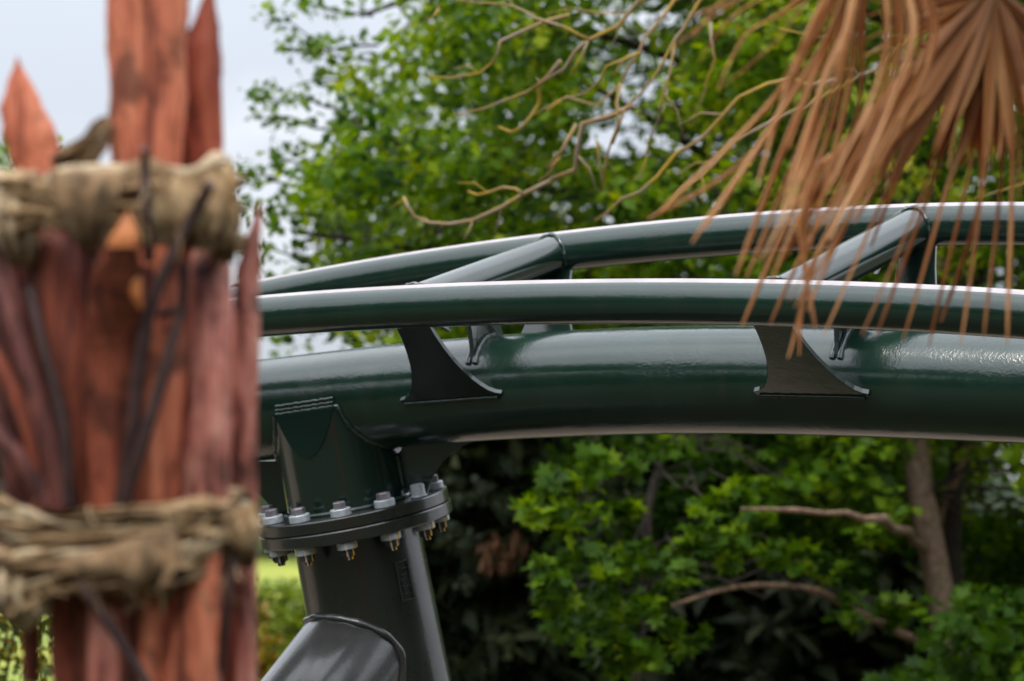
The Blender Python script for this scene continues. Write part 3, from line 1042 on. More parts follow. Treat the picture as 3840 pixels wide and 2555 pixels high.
for q in ((722, 662, 46, M_BURLAP_P), (760, 695, 50, M_BURLAP), (815, 765, 110, M_BURLAP_D), (765, 795, 48, M_BURLAP), (870, 830, 80, M_BURLAP_D), (830, 920, 55, M_BURLAP), (890, 865, 52, M_BURLAP)):
    lash("burlap_band", q[0], q[1], q[2], q[3], int(q[0]), 0.158, 0.148, 0.006 if q[3] is M_BURLAP else 0.0, xc=430)
for k in range(17):
    y0 = 1925 + 21.5 * k + random.uniform(-12, 12)
    lash("rope_turn", y0, y0 - 42 - 9.5 * k + random.uniform(-35, 35), random.uniform(24, 50), (M_BURLAP, M_BURLAP_P, M_BURLAP, M_BURLAP_D)[k % 4], 40 + k, 0.166, 0.148, random.uniform(0, .006), xc=444)
lash("burlap_band", 2110, 1985, 230, M_BURLAP_D, 8, 0.156, 0.134, 0.0, xc=444)


# torn cloth flaps and loose threads
def flap(name, line, widths, mat, seed):
    r = random.Random(seed)
    pts = [P(q[0], q[1], q[2] - 0.045) for q in line]
    fr = frames(pts)
    V, F = [], []
    for i, (p, t, u, s) in enumerate(fr):
        side = t.cross(Vector((0, 1, 0))).normalized()
        w = widths[i] * BD / FPX / 2
        for k in range(9):
            q = k / 8 * 2 - 1
            z = 0.014 * math.sin(k * 1.9 + i * 1.1 + seed) + 0.008 * math.sin(k * 4.1 + i)
            V.append(p + side * (q * w * (1 + 0.12 * r.uniform(-1, 1))) + Vector((0, -1, 0)) * z)
    n = len(fr)
    V += [v + Vector((0, 0.006, 0)) for v in V]
    q = n * 9
    for i in range(n - 1):
        for k in range(8):
            a = i * 9 + k
            F.append((a, a + 1, a + 10, a + 9)); F.append((q + a, q + a + 9, q + a + 10, q + a + 1))
    for i in range(n - 1):
        for k in (0, 8):
            a = i * 9 + k
            F.append((a, a + 9, q + a + 9, q + a))
    for k in range(8):
        F.append((k, q + k, q + k + 1, k + 1)); a = (n - 1) * 9 + k
        F.append((a, a + 1, q + a + 1, q + a))
    return mesh(name, V, F, mat, bund, True)


flap("cloth_flap", [(240, 660, 3.98), (300, 600, 3.97), (350, 530, 3.98), (380, 470, 4.0), (400, 440, 4.02)], [180, 150, 110, 80, 20], M_BURLAP_D, 1)
flap("cloth_flap", [(330, 640, 3.84), (320, 720, 3.82), (315, 800, 3.82), (330, 880, 3.83), (345, 960, 3.86)], [250, 240, 210, 130, 30], M_BURLAP_D, 2)
flap("cloth_flap", [(690, 650, 3.885), (690, 740, 3.87), (685, 830, 3.87), (680, 930, 3.89)], [270, 270, 250, 190], M_BURLAP, 3)
flap("cloth_flap", [(815, 620, 3.93), (830, 760, 3.91), (835, 880, 3.91), (838, 985, 3.94)], [110, 120, 110, 80], M_BURLAP, 4)
flap("cloth_flap", [(60, 640, 3.93), (50, 760, 3.9), (60, 880, 3.9), (90, 1000, 3.94)], [150, 170, 160, 80], M_BURLAP_P, 5)
flap("cloth_flap", [(110, 2080, 3.93), (95, 2180, 3.9), (90, 2280, 3.9), (60, 2360, 3.93)], [150, 190, 170, 60], M_BURLAP_P, 6)
flap("cloth_flap", [(900, 1900, 3.95), (915, 1980, 3.93), (925, 2060, 3.94), (935, 2130, 3.96)], [130, 120, 90, 30], M_BURLAP, 7)
flap("cloth_flap", [(430, 2040, 3.82), (450, 2120, 3.81), (440, 2190, 3.815)], [420, 480, 300], M_BURLAP_D, 8)
TH = []
for k in range(54):
    low = k % 2
    x = random.uniform(20, 930)
    y = (random.uniform(1890, 2230) if low else random.uniform(640, 900))
    d = 3.80 + 0.00000045 * (x - 460) ** 2
    TH.append([P(x, y, d), P(x + random.uniform(-40, 40), y + random.uniform(20, 70), d - 0.012), P(x + random.uniform(-70, 70), y + random.uniform(50, 120), d - 0.004)])
for q in TH:
    a, b, c = q
    pts = [a * (1 - s) ** 2 + b * 2 * s * (1 - s) + c * s * s for s in [i / 7 for i in range(8)]]
    tube("thread", pts, 0.0016, M_BURLAP, bund, 5)
# hanging loop of cord on the upper lashing
pts = [P(95 + 60 * math.cos(a), 790 + 75 * math.sin(a), 3.86) for a in np.linspace(2.2, 6.6, 16)]
tube("cord_loop", pts, 0.0045, M_BURLAP, bund, 8)

# ------------------------------------------------------------------ foliage
LEAF_V = np.array([[0, 0, 0], [-.36, .42, .10], [0, .5, 0], [.36, .42, .10], [0, 1, -.05]], float)
LEAF_F = np.array([[0, 2, 1], [0, 3, 2], [1, 2, 4], [2, 3, 4]])
MAP_V = np.array([[0, 0, 0], [-.50, .12, .05], [-.28, .36, .03], [-.52, .72, .03], [-.18, .66, 0], [0, 1.05, -.05], [.18, .66, 0], [.52, .72, .03], [.28, .36, .03], [.50, .12, .05], [0, .38, .03]], float)
MAP_F = np.array([[10, i + 1, i] for i in range(9)] + [[10, 0, 9]])
SPR_V = np.array([[0, 0, 0], [-.13, .4, .02], [.13, .4, .02], [0, 1, -.08]], float)
SPR_F = np.array([[0, 2, 1], [1, 2, 3]])


def leaf_cloud(name, cent, nrm, size, tone, mat, parent, tv=LEAF_V, tf=LEAF_F, ydir=None):
    cent = np.asarray(cent, float); n = len(cent)
    z = np.asarray(nrm, float); z = z / np.linalg.norm(z, axis=1, keepdims=True)
    r = rng.normal(size=(n, 3)) if ydir is None else np.asarray(ydir, float)
    y = r - z * (r * z).sum(1, keepdims=True)
    y /= np.linalg.norm(y, axis=1, keepdims=True) + 1e-9
    x = np.cross(y, z)
    s = np.asarray(size, float)[:, None, None]
    V = cent[:, None, :] + s * (tv[None, :, 0:1] * x[:, None, :] + tv[None, :, 1:2] * y[:, None, :] + tv[None, :, 2:3] * z[:, None, :])
    k = len(tv)
    F = (tf[None] + (np.arange(n) * k)[:, None, None]).reshape(-1, 3)
    V = V.reshape(-1, 3)
    me = bpy.data.meshes.new(name)
    me.vertices.add(len(V)); me.vertices.foreach_set("co", V.ravel().astype(np.float32))
    me.loops.add(len(F) * 3); me.loops.foreach_set("vertex_index", F.ravel().astype(np.int32))
    me.polygons.add(len(F))
    me.polygons.foreach_set("loop_start", (np.arange(len(F)) * 3).astype(np.int32))
    me.polygons.foreach_set("loop_total", np.full(len(F), 3, np.int32))
    me.update(calc_edges=True)
    a = me.attributes.new("tone", 'FLOAT', 'POINT')
    a.data.foreach_set("value", np.repeat(np.clip(tone, 0, 1), k).astype(np.float32))
    me.materials.append(mat)
    o = link(name, me, parent)
    o["kind"] = "stuff"
    return o


def clusters_to_leaves(C, rad, per, size, up=0.7, tone0=0.5, tonev=0.18, leafv=0.15):
    """leaves gathered round cluster centres C (n,3)"""
    C = np.asarray(C, float); n = len(C)
    rad = np.broadcast_to(rad, (n,)); per = np.broadcast_to(per, (n,)).astype(int)
    idx = np.repeat(np.arange(n), per)
    off = rng.normal(size=(len(idx), 3))
    off = off / np.linalg.norm(off, axis=1, keepdims=True) * (rng.random(len(idx)) ** 0.45)[:, None]
    off[:, 2] *= 0.62
    cent = C[idx] + off * rad[idx][:, None]
    nrm = rng.normal(size=(len(idx), 3)) * 0.65 + off * 0.5 + np.array([0, -0.15, up])
    ct = tone0 + rng.normal(size=n) * tonev
    tone = ct[idx] + rng.normal(size=len(idx)) * leafv
    sz = size * (0.5 + 0.85 * rng.random(len(idx)))
    return cent, nrm, sz, tone


def arr(pts): return np.array([[p.x, p.y, p.z] for p in pts])


def crook(a, b, n=6, amp=0.08, sag=0.0):
    out = []
    L = (b - a).length
    for i in range(n + 1):
        s = i / n
        p = a.lerp(b, s)
        if 0 < i < n:
            p = p + Vector((random.uniform(-1, 1), random.uniform(-1, 1), random.uniform(-1, 1))) * amp * L
        p.z += sag * 4 * s * (1 - s)
        out.append(p)
    return out


def twig_net(name, roots, targets, r0_, r1_, mat, parent, amp=0.06):
    """thin branches from the nearest root point to each target, one joined part"""
    V, F = [], []
    for t in targets:
        a = min(roots, key=lambda q: (q - t).length)
        v, f, _ = tube_geo(crook(a, t, 5, amp, 0.05), lambda s: r0_ + (r1_ - r0_) * s, 5)
        F += [tuple(i + len(V) for i in z) for z in f]; V += v
    o = mesh(name, V, F, mat, parent, True)
    o["kind"] = "stuff"
    return o


# --- big broadleaf tree filling the upper half
def left_edge(y):
    return float(np.interp(y, [-1200, -300, 0, 90, 200, 300, 400, 500, 600, 700, 800, 900, 1000, 1150, 1300, 1400],
                           [1900, 1500, 1330, 1330, 1330, 1300, 1240, 1200, 1150, 1100, 1060, 1040, 1010, 960, 960, 1000]))


gaps = [(1480, 95, 110, 70), (1390, 215, 95, 60), (2290, 120, 130, 90), (2420, 260, 120, 70), (2350, 400, 110, 60), (2270, 520, 110, 60), (2520, 560, 150, 70),
        (2640, 590, 110, 60), (2180, 800, 110, 60), (1050, 1010, 110, 60), (1560, 300, 60, 40),
        (1220, 1290, 160, 50), (1450, 1290, 90, 40), (1000, 1280, 90, 50), (2980, 830, 80, 40), (3260, 740, 70, 40), (2600, 740, 90, 40), (2480, 60, 80, 50), (1900, 820, 50, 30)]
bt = tag(empty("broadleaf_tree", Vector((2.05, 14.6, 0))), "large fresh green broadleaf tree with curved brown trunk filling the upper background", "tree")
C = []
tries = 0
while len(C) < 2500 and tries < 40000:
    tries += 1
    x = random.uniform(950, 5100); y = random.uniform(-1250, 1420)
    if x > 3000 and random.random() < 0.25: y = random.uniform(1400, 2050)
    e = left_edge(y) + random.gauss(0, 35)
    if x < e + 60: continue
    g = False
    for (gx, gy, ga_, gb) in gaps:
        if ((x - gx) / ga_) ** 2 + ((y - gy) / gb) ** 2 < 1.9: g = True
    if g and random.random() < 0.84: continue
    
    dd_ = random.uniform(13.4, 17.4)
    if y > 1500 and dd_ < 15.2 and abs(x - float(np.interp(y, [1500, 1850, 2100], [3425, 3450, 3510]))) < 170: continue
    if y > 1560 and 3660 < x < 3900 and random.random() < 0.75: continue
    C.append(P(x, y, dd_))
trunk_px = [(3575, 2950, 14.6), (3560, 2500, 14.6), (3545, 2320, 14.6), (3505, 2090, 14.55), (3450, 1850, 14.5), (3415, 1640, 14.5), (3430, 1350, 14.5), (3490, 1050, 14.6), (3540, 800, 14.7), (3500, 400, 14.8), (3400, 0, 14.9), (3300, -500, 15.0), (3280, -1000, 15)]
tp = [P(*q) for q in trunk_px]
tp[0].z = 0.0
tp.insert(0, Vector((tp[0].x, tp[0].y, -0.02)))
tp = smooth_pts(tp, 1)
tube("trunk", tp, lambda s: 0.085 - 0.045 * s, M_BARK, bt, 14)
st = [P(3590, 2900, 14.9), P(3585, 2300, 14.9), P(3570, 2000, 14.9), P(3590, 1700, 15), P(3640, 1300, 15.1), P(3700, 800, 15.2)]
st[0].z = 0
tube("trunk", st, lambda s: 0.055 - 0.02 * s, M_DBARK, bt, 12)
limbs = [[(3530, 800, 14.7), (3150, 780, 14.9), (2900, 720, 15), (2720, 640, 15), (2560, 530, 15), (2420, 430, 15), (2250, 330, 15.0), (2050, 260, 15)],
         [(3520, 600, 14.7), (3100, 480, 15.1), (2700, 250, 15.3), (2300, 120, 15.2), (1800, 60, 15)],
         [(3480, 1000, 14.6), (3100, 900, 15), (2700, 800, 15.2), (2300, 760, 15.1), (1900, 700, 15), (1500, 560, 14.9), (1250, 420, 14.8)],
         [(3460, 1150, 14.6), (2800, 1080, 15), (2200, 1050, 15), (1700, 950, 15), (1350, 900, 14.9), (1100, 870, 14.9)],
         [(3400, 100, 14.9), (2900, -150, 15.1), (2300, -200, 15.1), (1700, -100, 15), (1350, 60, 15)],
         [(3520, 900, 14.7), (3900, 600, 15), (4500, 300, 15.2)], [(3350, -300, 15), (4000, -700, 15.1), (4600, -900, 15.2)]]
roots = []
for L_ in limbs:
    pts = smooth_pts([P(*q) for q in L_], 1)
    tube("limb", pts, lambda s: 0.042 - 0.030 * s, M_DBARK, bt, 10)
    for a, b in zip(pts, pts[1:]): roots += [a, a.lerp(b, .33), a.lerp(b, .66)]
roots += tp[5:]
low = [[(3470, 2060, 14.5), (3410, 1985, 13.6), (3330, 1935, 13.0), (3180, 1922, 12.4), (3000, 1912, 12.1), (2780, 1908, 11.9)],
       [(3520, 1960, 14.7), (3580, 1820, 14.7), (3640, 1640, 14.7), (3720, 1400, 14.8)],
       [(3545, 2420, 14.4), (3440, 2412, 14.2), (3340, 2360, 14.0), (3130, 2240, 13.8), (3000, 2190, 13.7), (2850, 2188, 13.5), (2660, 2215, 13.3), (2500, 2275, 13.2)]]
for L_ in low:
    pts = smooth_pts([P(*q) for q in L_], 1)
    pts = [q for a_, b_ in zip(pts, pts[1:]) for q in (a_, a_.lerp(b_, .5) + Vector((random.gauss(0, .012), random.gauss(0, .02), random.gauss(0, .012))))] + [pts[-1]]
    kn = [random.uniform(.8, 1.2) for _ in pts]
    tube("limb", pts, [(0.026 - 0.019 * k / (len(pts) - 1)) * kn[k] for k in range(len(pts))], M_LIMB, bt, 10)
twig_net("twigs", roots, random.sample(C, 420), 0.010, 0.003, M_DBARK, bt)
ca = arr(C)
cent, nrm, sz, tone = clusters_to_leaves(ca, 0.21, 40, 0.070, 0.75, 0.50, 0.24, 0.20)
leaf_cloud("crown", cent, nrm, sz, tone, M_LEAF, bt)
# sprays that stick out against the sky on the left
spr = [[(1420, 170), (1300, 175), (1230, 190), (1150, 130), (1090, 85), (1020, 72)], [(1420, 230), (1280, 215), (1190, 190), (1120, 195), (1085, 185)], [(1400, 60), (1250, 40), (1180, 20), (1120, 10)],
       [(1350, 420), (1220, 400), (1130, 360), (1060, 390), (1000, 350), (965, 345)], [(1330, 500), (1180, 480), (1090, 440), (1020, 440), (960, 450)], [(1300, 300), (1200, 300), (1130, 310)],
       [(1300, 640), (1150, 620), (1070, 600), (1020, 590)], [(1250, 720), (1080, 700), (980, 650), (930, 640), (890, 690)], [(1200, 820), (1060, 800), (960, 790), (900, 760)], [(1150, 980), (1040, 940), (960, 920)],
       [(1150, 1100), (1030, 1060), (960, 1000)]]
SC = []
for q in spr:
    pts = [P(x, y, 14.6 + random.uniform(-.3, .3)) for x, y in q]
    tube("twig", pts, lambda s: 0.008 - 0.005 * s, M_DBARK, bt, 6)
    for a, b in zip(pts, pts[1:]):
        for j in range(2):
            SC.append(a.lerp(b, random.random()) + Vector((random.gauss(0, .03), random.gauss(0, .1), random.gauss(0, .03))))
    SC.append(pts[-1])
cent, nrm, sz, tone = clusters_to_leaves(arr(SC), 0.085, 11, 0.050, 0.6, 0.38, 0.15, 0.15)
leaf_cloud("fringe_leaves", cent, nrm, sz, tone, M_LEAF, bt)
# yellow-green young shoots behind the palm
YC = [P(x + random.gauss(0, 45), y + random.gauss(0, 40), random.uniform(12.6, 13.2)) for (x, y) in ((2780, 100), (2850, 60), (2900, 110), (3020, 60), (3350, 320), (3420, 260), (3450, 200), (3300, 330), (3250, 360), (3200, 560), (3500, 450), (3380, 620), (3650, 500), (3480, 700), (3600, 720)) for _ in range(2)]
cent, nrm, sz, tone = clusters_to_leaves(arr(YC), 0.10, 15, 0.058, 0.7, 0.5, 0.2, 0.2)
leaf_cloud("young_shoots", cent, nrm, sz, tone, M_YLEAF, bt)
twig_net("young_twigs", roots, YC[::2], 0.006, 0.003, M_DBARK, bt)

# --- second broadleaf tree deeper in the wood, behind the first
t2 = tag(empty("broadleaf_tree", Vector((P(2900, 1900, 21).x, P(2900, 1900, 21).y, 0))), "shaded broadleaf tree whose crown closes the view behind the larger one", "tree")
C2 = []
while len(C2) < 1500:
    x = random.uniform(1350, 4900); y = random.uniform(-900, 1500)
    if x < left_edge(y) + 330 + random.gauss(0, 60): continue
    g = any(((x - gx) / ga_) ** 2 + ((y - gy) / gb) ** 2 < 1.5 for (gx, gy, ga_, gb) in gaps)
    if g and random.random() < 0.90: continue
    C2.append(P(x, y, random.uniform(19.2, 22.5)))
q0 = P(2900, 1900, 21); q0.z = 0
t2p = [q0, P(2900, 1900, 21), P(2930, 1400, 21), P(2900, 900, 21), P(2950, 400, 21), P(2900, -200, 21), P(2880, -700, 21)]
tube("trunk", t2p, lambda s: 0.14 - 0.09 * s, M_DBARK, t2, 12)
twig_net("twigs", [a.lerp(b, f) for a, b in zip(t2p[2:], t2p[3:]) for f in (0, .25, .5, .75)], C2[::5], 0.022, 0.004, M_DBARK, t2)
cent, nrm, sz, tone = clusters_to_leaves(arr(C2), 0.34, 34, 0.085, 0.75, 0.16, 0.13, 0.12)  # low leaf tone paints in the shade of the deeper wood
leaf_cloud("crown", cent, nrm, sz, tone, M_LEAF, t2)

# --- maple below the track
mt = tag(empty("maple_tree", Vector((P(2380, 2500, 12.6).x, P(2380, 2500, 12.6).y, 0))), "young maple with bright layered leaf clumps below the track", "tree")
clumps = [(2050, 1930, 110, 12.1), (2010, 1900, 70, 12.0), (2130, 1840, 80, 12.2), (2180, 1960, 90, 12.2), (2220, 1760, 90, 12.6), (2330, 1710, 100, 12.8), (2450, 1660, 110, 13.2), (2080, 2210, 110, 12.0), (2130, 2300, 110, 12.0),
          (2060, 2150, 70, 11.9), (2230, 2120, 90, 12.2), (2330, 2080, 100, 12.3), (2440, 2080, 80, 12.3), (2550, 2110, 80, 12.3), (2250, 2330, 110, 12.2), (2330, 2450, 100, 12.2), (2400, 2500, 80, 12.2), (2420, 2280, 100, 12.4), (2700, 1880, 90, 12.3),
          (2660, 1950, 80, 12.2), (2640, 2030, 60, 12.2), (2800, 1960, 100, 12.8), (2720, 2060, 60, 12.4), (2900, 1830, 120, 13.2), (3150, 1800, 100, 13.5), (2950, 2080, 80, 13),
          (3100, 2150, 80, 13.2), (2800, 1720, 90, 13.6), (3000, 1700, 90, 13.8), (2500, 2200, 60, 12.8), (2340, 1900, 50, 12.7),
          (3250, 2280, 90, 13.3), (3300, 1720, 110, 14), (3380, 2300, 80, 13.4), (2560, 2370, 70, 12.7), (3230, 1940, 90, 13.5)]
MC, mr = [], []
for (x, y, r_, d) in clumps:
    for _ in range(4):
        a = random.uniform(0, 6.28); q = random.random() ** .5
        MC.append(P(x + math.cos(a) * q * r_, y + math.sin(a) * q * r_ * 0.7, d + random.gauss(0, .12)))
        mr.append(r_ * d / FPX * 0.75)
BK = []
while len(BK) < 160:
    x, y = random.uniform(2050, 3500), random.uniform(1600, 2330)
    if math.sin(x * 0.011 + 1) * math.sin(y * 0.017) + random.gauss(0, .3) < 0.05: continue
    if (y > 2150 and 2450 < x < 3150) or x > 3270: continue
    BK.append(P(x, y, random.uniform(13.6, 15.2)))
cent, nrm, sz, tone = clusters_to_leaves(arr(BK), 0.13, 26, 0.062, 0.9, 0.24, 0.14, 0.12)  # lower tone than the crown: interior shade put into the leaf colour
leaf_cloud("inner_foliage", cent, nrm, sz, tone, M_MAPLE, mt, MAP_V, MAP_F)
cent, nrm, sz, tone = clusters_to_leaves(arr(MC), np.array(mr) * 0.85, 15, 0.070, 0.95, 0.52, 0.20, 0.14)
leaf_cloud("crown", cent, nrm, sz, tone, M_MAPLE, mt, MAP_V, MAP_F)
mtr = [P(2390, 2900, 13.4), P(2380, 2560, 13.4), P(2420, 2200, 13.45), P(2430, 1900, 13.5), P(2500, 1650, 13.5), P(2520, 1400, 13.5)]
mtr[0].z = 0
tube("trunk", mtr, lambda s: 0.034 - 0.02 * s, M_DBARK, mt, 12)
mroots = []
for a, b in zip(mtr, mtr[1:]): mroots += [a, a.lerp(b, .5)]
twig_net("twigs", mroots, MC[::4], 0.006, 0.002, M_DBARK, mt, 0.07)

# --- low bush at the lower right
lb = tag(empty("leafy_bush", Vector((P(3650, 2500, 12.8).x, P(3650, 2500, 12.8).y, 0))), "dark green leafy bush in the lower right corner", "bush")
BC = []
for _ in range(150):
    x = random.gauss(3680, 190); y = random.uniform(2230, 3300)
    if y < 2420 and x < 3480: continue
    BC.append(P(x, y + abs(x - 3680) * 0.25, random.uniform(12.2, 13.3)))
BC = [p for p in BC if p.z > 0.1]
cent, nrm, sz, tone = clusters_to_leaves(arr(BC), 0.15, 30, 0.065, 0.8, 0.33, 0.15, 0.12)
leaf_cloud("foliage", cent, nrm, sz, tone, M_MAPLE, lb, MAP_V, MAP_F)
bs = Vector((P(3650, 2500, 12.8).x, P(3650, 2500, 12.8).y, 0))
twig_net("stems", [bs, bs + Vector((.1, .05, 0))], BC[::6], 0.014, 0.004, M_DBARK, lb)

hb = tag(empty("leafy_bush", Vector((P(3900, 2300, 16.5).x, P(3900, 2300, 16.5).y, 0))), "shaded leafy bush behind the brown trunk at the right edge", "bush")
HB = []
for _ in range(170):
    p = P(random.gauss(3880, 200), random.uniform(1960, 3000), random.uniform(15.8, 17.2))
    if p.z > 0.1: HB.append(p)
cent, nrm, sz, tone = clusters_to_leaves(arr(HB), 0.19, 30, 0.075, 0.8, 0.42, 0.2, 0.15)
leaf_cloud("foliage", cent, nrm, sz, tone, M_MAPLE, hb)
hb0 = Vector((P(3900, 2300, 16.5).x, P(3900, 2300, 16.5).y, 0))
twig_net("stems", [hb0, hb0 + Vector((.1, .05, 0))], HB[::7], 0.014, 0.004, M_DBARK, hb)

# --- spruces: dark wood behind
def spruce(x_px, d, height, spread, label, seed, dead=False, levels_to=None):
    r = np.random.default_rng(seed)
    base = P(x_px, 2000, d); base.z = 0
    t = tag(empty("spruce_tree", base), label, "tree", "dark spruces behind the track")
    tr_ = [base + Vector((0, 0, height * k / 8)) for k in range(9)]
    tube("trunk", tr_, lambda s: 0.13 * (1 - s) + 0.012, M_DBARK, t, 10)
    cs, ns, ss, ys, tn = [], [], [], [], []
    V, F = [], []
    z = 0.25
    while z < height - 0.1:
        ln = spread * (1 - z / height) ** 0.8 + 0.12
        for k in range(8):
            a = r.uniform(0, 2 * math.pi)
            dv = np.array([math.cos(a), math.sin(a), 0])
            tip = np.array([base.x, base.y, z]) + dv * ln * r.uniform(.75, 1.1) + np.array([0, 0, -0.22 * ln])
            st_ = np.array([base.x, base.y, z])
            v, f, _ = tube_geo([Vector(st_), Vector((st_ + tip) / 2 + np.array([0, 0, 0.05 * ln])), Vector(tip)], [0.018, 0.011, 0.004], 4)
            F += [tuple(i + len(V) for i in q) for q in f]; V += v
            m = int(26 + 46 * ln)
            s = r.random(m) ** 0.7
            c = st_ + (tip - st_) * s[:, None] + np.array([0, 0, 1]) * (0.1 * ln * s * (1 - s) * 2)[:, None]
            side = np.array([-dv[1], dv[0], 0])
            c = c + side * (r.normal(size=m) * 0.13 * (0.4 + ln * .5))[:, None] + r.normal(size=(m, 3)) * 0.03
            cs.append(c)
            ns.append(r.normal(size=(m, 3)) * 0.5 + np.array([0, 0, .8]))
            ys.append(dv * 0.5 + np.array([0, 0, -0.9]) + r.normal(size=(m, 3)) * 0.45)
            ss.append(0.20 + 0.14 * r.random(m))
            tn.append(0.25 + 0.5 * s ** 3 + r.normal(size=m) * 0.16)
        z += 0.24
    o = mesh("branches", V, F, M_DBARK, t, True); o["kind"] = "stuff"
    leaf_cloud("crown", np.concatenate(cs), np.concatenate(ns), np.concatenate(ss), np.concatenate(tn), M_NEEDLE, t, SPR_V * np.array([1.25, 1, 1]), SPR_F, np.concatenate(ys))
    return t


sp1 = spruce(1830, 17.2, 3.0, 1.5, "dark spruce with hanging brown dead twigs right of the support column", 11)
spruce(2230, 19.6, 3.2, 1.7, "dark spruce behind the maple clumps, left of the maple stem", 12)
spruce(2640, 18.6, 3.1, 1.6, "dark spruce behind the gap under the middle of the track", 13)
spruce(3010, 20.2, 3.4, 1.8, "dark spruce behind the horizontal bare limb", 14)
spruce(3330, 18.8, 4.4, 0.95, "slim dark spruce behind the curved brown trunk", 15)
spruce(4850, 19.8, 6.0, 1.5, "tall dark spruce just beyond the right edge of the picture", 16)
spruce(1560, 22.5, 2.4, 1.3, "small distant spruce behind the support column", 17)
# dead twigs hanging on the nearest spruce
cs = [P(x + random.gauss(0, 12), y + random.gauss(0, 18), 15.75 + random.gauss(0, .05)) for (x, y) in ((1850, 2020), (1820, 2060), (1900, 2070), (1930, 2010), (1880, 2100), (1830, 2100), (1960, 2040), (2020, 2140)) for _ in range(16)]
leaf_cloud("dead_twigs", arr(cs), rng.normal(size=(len(cs), 3)), np.full(len(cs), 0.085), np.full(len(cs), .5), M_DEADT, sp1, SPR_V, SPR_F, np.tile([0.1, 0, -1.0], (len(cs), 1)))

PS = [P(x + random.gauss(0, 22), y + random.gauss(0, 16), 16.2 + random.gauss(0, .1)) for (x, y) in ((1720, 1990), (1760, 2030), (1690, 2020), (1860, 1830), (1800, 1850), (1930, 1760), (1700, 1800), (1760, 2200), (1900, 1900), (1720, 1880)) for _ in range(2)]
cent, nrm, sz, tone = clusters_to_leaves(arr(PS), 0.07, 12, 0.055, 0.8, 0.55, 0.15, 0.1)
ps = leaf_cloud("young_tips", cent, nrm, sz, tone, M_FARWOOD, sp1)
# --- bare lichen-covered branches hanging in from the right
br = tag(empty("bare_branched_tree", Vector((P(4500, 2500, 11.2).x, P(4500, 2500, 11.2).y, 0))), "leafless tree with lichen yellow twigs reaching across the green crown", "tree")
ttr = [P(4500, 3000, 11.2), P(4480, 2000, 11.2), P(4420, 1000, 11.2), P(4350, 200, 11.2), P(4250, -400, 11.3), P(4150, -900, 11.4)]
ttr[0].z = 0
tube("trunk", ttr, lambda s: 0.11 - 0.05 * s, M_BARK, br, 14)
c4 = lambda x, y: (2000 + x / 1.206, y / 1.206)          # crop coordinates used when measuring
c3 = lambda x, y: (900 + x / 1.7425, y / 1.7425)
twl = [
    ([c4(2219, -500), c4(1500, -420), c4(1000, -250), c4(640, 0), c4(480, 240), c4(395, 380), c4(290, 480), c4(150, 440), c4(60, 500)], .020, .005),
    ([c4(395, 380), c4(385, 560), c4(330, 720), c4(310, 870)], .008, .004),
    ([c4(2300, -100), c4(1700, 180), c4(1380, 400), c4(1060, 560), c4(900, 640), c4(760, 800), c4(610, 930), c4(520, 990)], .014, .005),
    ([c4(1380, 360), c4(1060, 380), c4(930, 440), c4(860, 520), c4(760, 630), c4(650, 690), c4(560, 800), c4(480, 870), c4(400, 900), c4(280, 1000)], .012, .005),
    ([c4(900, -200), c4(640, 180), c4(560, 330), c4(420, 480), c4(390, 560), c4(360, 650)], .010, .005),
    ([c4(640, 180), c4(590, 420), c4(520, 640), c4(470, 820)], .007, .003),
    ([c4(800, 100), c4(820, 270), c4(770, 430), c4(710, 580)], .007, .003),
    ([c4(700, -300), c4(480, 0), c4(380, 120), c4(250, 180), c4(190, 230), c4(140, 310), c4(10, 390), c3(1960, 540), c3(1880, 600), c3(1720, 660), c3(1420, 750)], .013, .004),
    ([c4(250, 180), c4(130, 120), c4(0, 80), c3(1920, 100), c3(1780, 40), c3(1560, 20), c3(1400, 0)], .008, .004),
    ([c3(2150, 100), c3(2000, 140), c3(1880, 190), c3(1700, 270), c3(1690, 340), c3(1640, 420), c3(1560, 480), c3(1380, 510), c3(1230, 500)], .010, .004),
    ([c3(2091, 400), c3(2020, 490), c3(1950, 560), c3(1960, 670), c3(1900, 760), c3(1830, 840), c3(1770, 865), c3(1690, 830)], .010, .005),
    ([c4(450, 480), c4(220, 560), c4(195, 700), c4(190, 770), c4(80, 810), c3(2091, 1150), c3(1990, 1200), c3(1850, 1270), c3(1700, 1360), c3(1520, 1440), c3(1370, 1465), c3(1230, 1455), c3(1140, 1420), c3(1095, 1350), c3(1070, 1290)], .014, .006),
    ([c3(1850, 1270), c3(1800, 1235), c3(1720, 1225), c3(1620, 1260), c3(1550, 1275), c3(1490, 1250)], .008, .005),
    ([c4(195, 560), c4(130, 680), c4(60, 760), c3(2091, 1030), c3(2020, 1130), c3(1950, 1190)], .009, .004),
    ([c4(480, 240), c4(330, 300), c4(240, 420), c4(120, 450), c4(0, 520)], .006, .003),
    ([c4(540, -60), c4(420, 60), c4(300, 60), c4(180, 40), c4(60, 60)], .007, .003),
    ([c4(290, 640), c4(300, 760), c4(320, 860)], .006, .003),
    ([c4(1400, 160), c4(1200, 150), c4(1110, 130)], .006, .003),
    ([c4(2219, 830), c4(2060, 880), c4(1990, 900)], .006, .003),
    ([c3(1300, 60), c3(1260, 110), c3(1190, 140)], .006, .003)]
